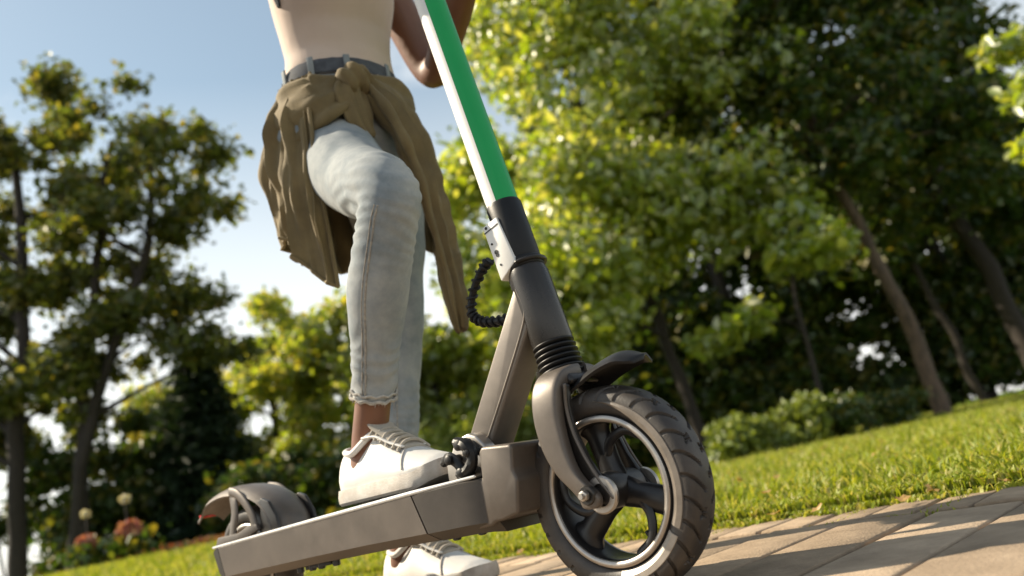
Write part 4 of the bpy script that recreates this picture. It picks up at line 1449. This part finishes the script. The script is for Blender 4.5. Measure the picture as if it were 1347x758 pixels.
    for v in me.vertices:
        v.co += Vector((1, 0, 0)) * (.004 * sin(v.co.y * 420 + 3 * noise.noise(v.co * 20)))
    link('hair', me, MT['hair'], root)
    # ---- cream top
    bm = B()
    loft(bm, [ell(C(.945, .0), .085, .110, yaw_=.05), ell(C(.975, .0), .0925, .1155, yaw_=.05), ell(C(1.02, .002), .088, .112), ell(C(1.07, .005), .092, .117), ell(C(1.13, .008), .104, .126, front=.16), ell(C(1.20, .010), .108, .134, front=.22), ell(C(1.27, .006), .090, .142, front=.05), ell(C(1.315, .0), .062, .125), ell(C(1.332, .0), .045, .09)])
    me = remeshed(bm, .006, 5)
    for v in me.vertices:
        p = v.co
        k = sin(p.z * 95 + p.y * 30 + 4 * noise.noise(p * 9)) * sstep(1.10, .98, p.z)
        v.co += v.normal * (.0012 * k + .0015 * noise.noise(p * 14))
    tt = link('tank_top', me, MT['top'], root)
    bm = B()
    secs = []
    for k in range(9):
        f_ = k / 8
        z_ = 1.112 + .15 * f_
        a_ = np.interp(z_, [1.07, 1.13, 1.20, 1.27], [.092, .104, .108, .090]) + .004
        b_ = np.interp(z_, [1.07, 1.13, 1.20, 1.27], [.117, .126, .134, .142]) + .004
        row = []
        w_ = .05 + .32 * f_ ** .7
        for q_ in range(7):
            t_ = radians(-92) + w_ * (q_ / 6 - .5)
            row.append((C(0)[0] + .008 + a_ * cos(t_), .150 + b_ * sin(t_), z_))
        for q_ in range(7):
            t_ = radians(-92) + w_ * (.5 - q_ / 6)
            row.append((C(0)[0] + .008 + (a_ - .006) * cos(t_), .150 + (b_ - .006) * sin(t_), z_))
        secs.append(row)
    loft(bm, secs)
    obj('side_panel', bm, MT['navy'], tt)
    for zz in (.9565, .966):
        bm = B()
        tube(bm, [Vector(p) for p in ell(C(zz), .0932, .1165, n=60)] + [Vector(ell(C(zz), .0932, .1165, n=60)[0])], .0016 if zz > .96 else .003, 6, cap=False)
        obj('top_hem', bm, MT['top'], tt)
    # ---- jeans: one surface over both legs
    bm = B()
    loft(bm, [ell(C(.985), .0885, .1135), ell(C(.955), .091, .120), ell(C(.90, -.004), .102, .142), ell(C(.85, -.008), .106, .155), ell(C(.80, -.010), .098, .150), ell(C(.775, -.010), .07, .12)])
    limb(bm, R_LEG, R_RAD, 7, 24)
    limb(bm, L_LEG, L_RAD, 7, 24)
    # flat hem: cut the round caps off after fusing
    me = remeshed(bm, .0052, 7)
    b2 = B()
    b2.from_mesh(me)
    hr = Vector(R_LEG[-1])
    nr = (hr - Vector(R_LEG[-2])).normalized()
    hl = Vector(L_LEG[-1])
    nl = (hl - Vector(L_LEG[-2])).normalized()
    dele = []
    for v in b2.verts:
        if ((v.co - hr).dot(nr) > 0.0 and (v.co - hr).length < .09) or ((v.co - hl).dot(nl) > 0 and (v.co - hl).length < .09):
            dele.append(v)
    bmesh.ops.delete(b2, geom=dele, context='VERTS')
    b2.normal_update()
    kn = Vector(R_LEG[4])
    back = Vector((-.31, -.03, .60))
    for v in b2.verts:
        p = v.co
        nrm = v.normal
        dk = (p - back).length
        w = math.exp(-(dk / .075) ** 2)
        d1 = .0034 * w * sin((p - back).dot(Vector((.35, .2, .9))) * 330 + 5 * noise.noise(p * 16))
        wa = sstep(.47, .34, p.z) * (1 if p.y < .1 else .6)
        d2 = .0016 * wa * sin(p.z * 260 + 7 * noise.noise(p * 18) + p.x * 60)
        d3 = .0012 * noise.noise(p * 30) + .0022 * noise.noise(p * 9)
        hip = sstep(.74, .82, p.z)
        d4 = .0016 * hip * sin((p.z + .6 * p.x) * 150 + 4 * noise.noise(p * 11))
        wk = math.exp(-((p - kn).length / .06) ** 2)
        d5 = .0007 * wk * sin((p - kn).dot(Vector((.6, 0, .8))) * 260)
        v.co += nrm * (d1 + d2 + d3 + d4 + d5)
    me2 = bpy.data.meshes.new('jeans')
    b2.to_mesh(me2)
    bvh = BVHTree.FromBMesh(b2)
    b2.free()
    bpy.data.meshes.remove(me)
    jeans = link('jeans', me2, MT['jeans'], root)
    # outseam along the outer side of each leg: a doubled ridge
    for leg, off, nm in ((R_LEG, (0, -1, 0), 'outseam'), (L_LEG, (.75, -.66, 0), 'inseam')):
        pl = smooth_path(leg, 8)
        for k, shift in enumerate((0.0, .0055)):
            path = []
            for i, p in enumerate(pl[6:-1]):
                if nm == 'outseam' and p.z > .592:
                    continue
                t = (pl[min(i + 7, len(pl) - 1)] - pl[i + 5]).normalized()
                dirv = Vector(off)
                if nm == 'outseam':
                    dirv = Vector((.53, -.85, 0))
                dirv = (dirv - t * dirv.dot(t)).normalized()
                side = t.cross(dirv) * shift
                hit = bvh.ray_cast(p + dirv * .2 + side, -dirv)
                if hit[0] is not None:
                    path.append(hit[0] + dirv * .0002)
            if len(path) > 5:
                # even out small jumps
                q = path[:]
                for _ in range(3):
                    q = [q[0]] + [(q[j - 1] + q[j] * 2 + q[j + 1]) / 4 for j in range(1, len(q) - 1)] + [q[-1]]
                bm = B()
                tube(bm, q, .0012 if k else .0019, 6)
                obj(nm, bm, MT['seam'], jeans)
    for h, n_, leg, r in ((hr, nr, R_LEG, R_RAD[-1]), (hl, nl, L_LEG, L_RAD[-1])):
        u = n_.cross(Vector((0, 1, 0))).normalized()
        v_ = n_.cross(u)
        for k in range(2):
            bm = B()
            ring = []
            for i in range(49):
                a = 2 * pi * i / 48
                rr = r + .0012 + .0008 * sin(a * 7 + k) + .0006 * sin(a * 17)
                ring.append(h - n_ * (.002 + k * .009) + n_ * (.0016 * sin(a * 11 + 2 * k)) + (u * cos(a) + v_ * sin(a)) * rr)
            tube(bm, ring, .0030 if k == 0 else .0022, 8, cap=False)
            obj('hem', bm, MT['hem'], jeans)
        bm = B()
        q = random.Random(4)
        for i in range(26):
            a = q.uniform(0, 2 * pi)
            p = h + (u * cos(a) + v_ * sin(a)) * (r + q.uniform(-.001, .003))
            tube(bm, [p, p + n_ * q.uniform(.003, .007) + Vector((q.uniform(-.003, .003), q.uniform(-.003, .003), 0))], .0005, 4)
        obj('frayed_thread', bm, MT['hem'], jeans)
    # waistband, loops and belt
    bm = B()
    secs = [ell(C(z), a, b) for z, a, b in ((.953, .0935, .1225), (.956, .0965, .1245), (.983, .0945, .1185), (.986, .0915, .1165))]
    loft(bm, secs, cap=False)
    wb = obj('waistband', bm, MT['waistband'], jeans)
    for a in (-100, -60, -25, 20, 60, 120, 180, 230):
        t = radians(a)
        c = Vector((C(0)[0] + .096 * cos(t), C(0)[1] + .124 * sin(t), .969))
        bm = B()
        box(bm, -.002, .002, -.006, .006, -.019, .019, .001)
        bm.transform(Matrix.Translation(c) @ Matrix.Rotation(t, 4, 'Z'))
        obj('belt_loop', bm, MT['jeans'], wb)
    # ---- khaki jacket tied round the hips
    bm = B()
    nth, nz_ = 150, 46
    A0, A1 = radians(-58), radians(-296)              # from right front round the back to left front
    grid = []
    for i in range(nth):
        f = i / (nth - 1)
        th = A0 + (A1 - A0) * f
        row = []
        edge_r = sstep(.16, .0, f)
        edge_l = sstep(.80, 1.0, f)
        zb = .655 - .115 * sstep(.26, .0, f) - .065 * edge_l + .02 * sin(f * 9)
        for j in range(nz_):
            g = j / (nz_ - 1)
            z = .955 + (zb - .955) * g
            hip = sstep(0, .6, g)
            a = .098 + .036 * hip + .006 * sstep(0, .2, g) - .012 * sstep(.5, 1, g)
            b = .128 + .034 * hip + .008 * sstep(0, .2, g) - .010 * sstep(.5, 1, g)
            fold = (.0125 * sin(th * 17 + 2.2 * g + 1.5 * noise.noise(Vector((th * 2, g * 2, 0)))) + .008 * sin(th * 31 + 1.3 - 3 * g)) * sstep(.0, .22, g) * (1.15 - .6 * g)
            fold += .010 * noise.noise(Vector((th * 3, g * 5, 3))) + .003 * noise.noise(Vector((th * 14, g * 9, 8))) + .002 * sin(th * 58 + 9 * g)
            fold = max(fold, -.005)
            aa, bb = a + fold, b + fold
            x, y = aa * cos(th), bb * sin(th)
            # the front corners swing towards the middle
            row.append(bm.verts.new((-.568 + x + .03 * edge_r * g * 0, .150 + y, z + .006 * sin(th * 12) * (1 - g) * 0)))
        grid.append(row)
    for i in range(nth - 1):
        for j in range(nz_ - 1):
            bm.faces.new((grid[i][j], grid[i][j + 1], grid[i + 1][j + 1], grid[i + 1][j]))
    bmesh.ops.recalc_face_normals(bm, faces=bm.faces)
    ext = bmesh.ops.solidify(bm, geom=list(bm.faces), thickness=.0028)
    jk = obj('jacket', bm, MT['jacket'], root, sharp=70)
    # placket with buttons down the right front edge
    bm = B()
    pl = []
    for j in range(nz_):
        g = j / (nz_ - 1)
        pl.append(g)
    def edge_pt(g, f=0.0, out=.003):
        th = A0 + (A1 - A0) * f
        edge_r = sstep(.16, .0, f)
        edge_l = sstep(.80, 1.0, f)
        zb = .655 - .115 * sstep(.26, .0, f) - .065 * edge_l + .02 * sin(f * 9)
        z = .955 + (zb - .955) * g
        hip = sstep(0, .6, g)
        a = .098 + .036 * hip + .006 * sstep(0, .2, g) - .012 * sstep(.5, 1, g) + out
        b = .128 + .034 * hip + .008 * sstep(0, .2, g) - .010 * sstep(.5, 1, g) + out
        fold = (.0125 * sin(th * 17 + 2.2 * g + 1.5 * noise.noise(Vector((th * 2, g * 2, 0)))) + .008 * sin(th * 31 + 1.3 - 3 * g)) * sstep(.0, .22, g) * (1.15 - .6 * g)
        fold += .010 * noise.noise(Vector((th * 3, g * 5, 3))) + .003 * noise.noise(Vector((th * 14, g * 9, 8))) + .002 * sin(th * 58 + 9 * g)
        fold = max(fold, -.005)
        return Vector((-.568 + (a + fold) * cos(th), .150 + (b + fold) * sin(th), z))
    tube(bm, [edge_pt(g) for g in pl], (.004, .004), 8, round_cap=True)
    tube(bm, [edge_pt(g, .02) for g in pl], .0018, 6)
    obj('placket', bm, MT['jacket'], jk)
    bm = B()
    tube(bm, [edge_pt(1.0, i / 80, .0005) for i in range(81)], (.0035, .0035), 8)
    obj('jacket_hem', bm, MT['jacket'], jk)
    # sleeves wrapped round the front, knotted, ends hanging
    def fabric(pts, rad, seed, per=9, n=26, amp=.006, ridges=9):
        bm = B()
        pp = smooth_path(pts, per)
        tube(bm, pp, lerp_list(rad, len(pp)), n, round_cap=True)
        bm.normal_update()
        ax = [Vector(p) for p in pp]
        for v in bm.verts:
            k = min(range(len(ax)), key=lambda i: (ax[i] - v.co).length_squared)
            d = v.co - ax[k]
            t = (ax[min(k + 1, len(ax) - 1)] - ax[max(k - 1, 0)]).normalized()
            ref = t.orthogonal().normalized()
            ang = math.atan2(d.dot(t.cross(ref)), d.dot(ref))
            v.co += v.normal * (amp * sin(ang * ridges / 2 + seed + 2.5 * noise.noise(v.co * 8)) + amp * .8 * noise.noise(v.co * 26 + Vector((seed, 0, 0))))
        return obj('sleeve', bm, MT['jacket'], jk, sharp=0)
    kx = Vector((-.464, .100, .925))
    fabric([(-.652, .060, .900), (-.612, .022, .890), (-.555, .010, .880), (-.488, .036, .890), kx], [(.006, .030), (.008, .052), (.010, .062), (.012, .052), (.013, .020)], 1, amp=.0055, ridges=21)
    fabric([(-.620, .276, .905), (-.540, .274, .896), (-.478, .234, .890), (-.450, .172, .898), kx], [(.006, .026), (.008, .044), (.010, .052), (.013, .046), (.013, .020)], 2, amp=.0055, ridges=21)
    bm = B()
    bmesh.ops.create_uvsphere(bm, u_segments=28, v_segments=18, radius=1, matrix=Matrix.Translation(kx + Vector((.006, -.004, 0))) @ Matrix.Diagonal((.026, .034, .030, 1)))
    for v in bm.verts:
        v.co += (v.co - kx) * (.18 * sin(v.co.y * 240 + v.co.z * 120) + .2 * noise.noise(v.co * 30))
    obj('knot', bm, MT['jacket'], jk, sharp=0)
    fabric([kx + Vector((.002, -.010, .01)), kx + Vector((.006, -.022, -.03)), kx + Vector((.010, -.016, -.075)), kx + Vector((.012, -.006, -.110))], [(.016, .014), (.030, .012), (.030, .012), (.016, .010)], 3, amp=.005)
    fabric([kx + Vector((.006, .010, .005)), kx + Vector((.020, .035, -.03)), kx + Vector((.034, .072, -.10)), kx + Vector((.036, .098, -.19)), kx + Vector((.030, .118, -.29)), kx + Vector((.02, .132, -.40)), kx + Vector((.012, .138, -.47))],
           [(.016, .014), (.032, .016), (.040, .018), (.036, .016), (.024, .013), (.018, .011), (.010, .008)], 4, amp=.009, ridges=13)
    # ---- shoes
    shoe(root, (-.512, -.010), (-.262, -.010), .1765)
    shoe(root, (-.712, .200), (-.455, .200), .004)
    return root
rider()
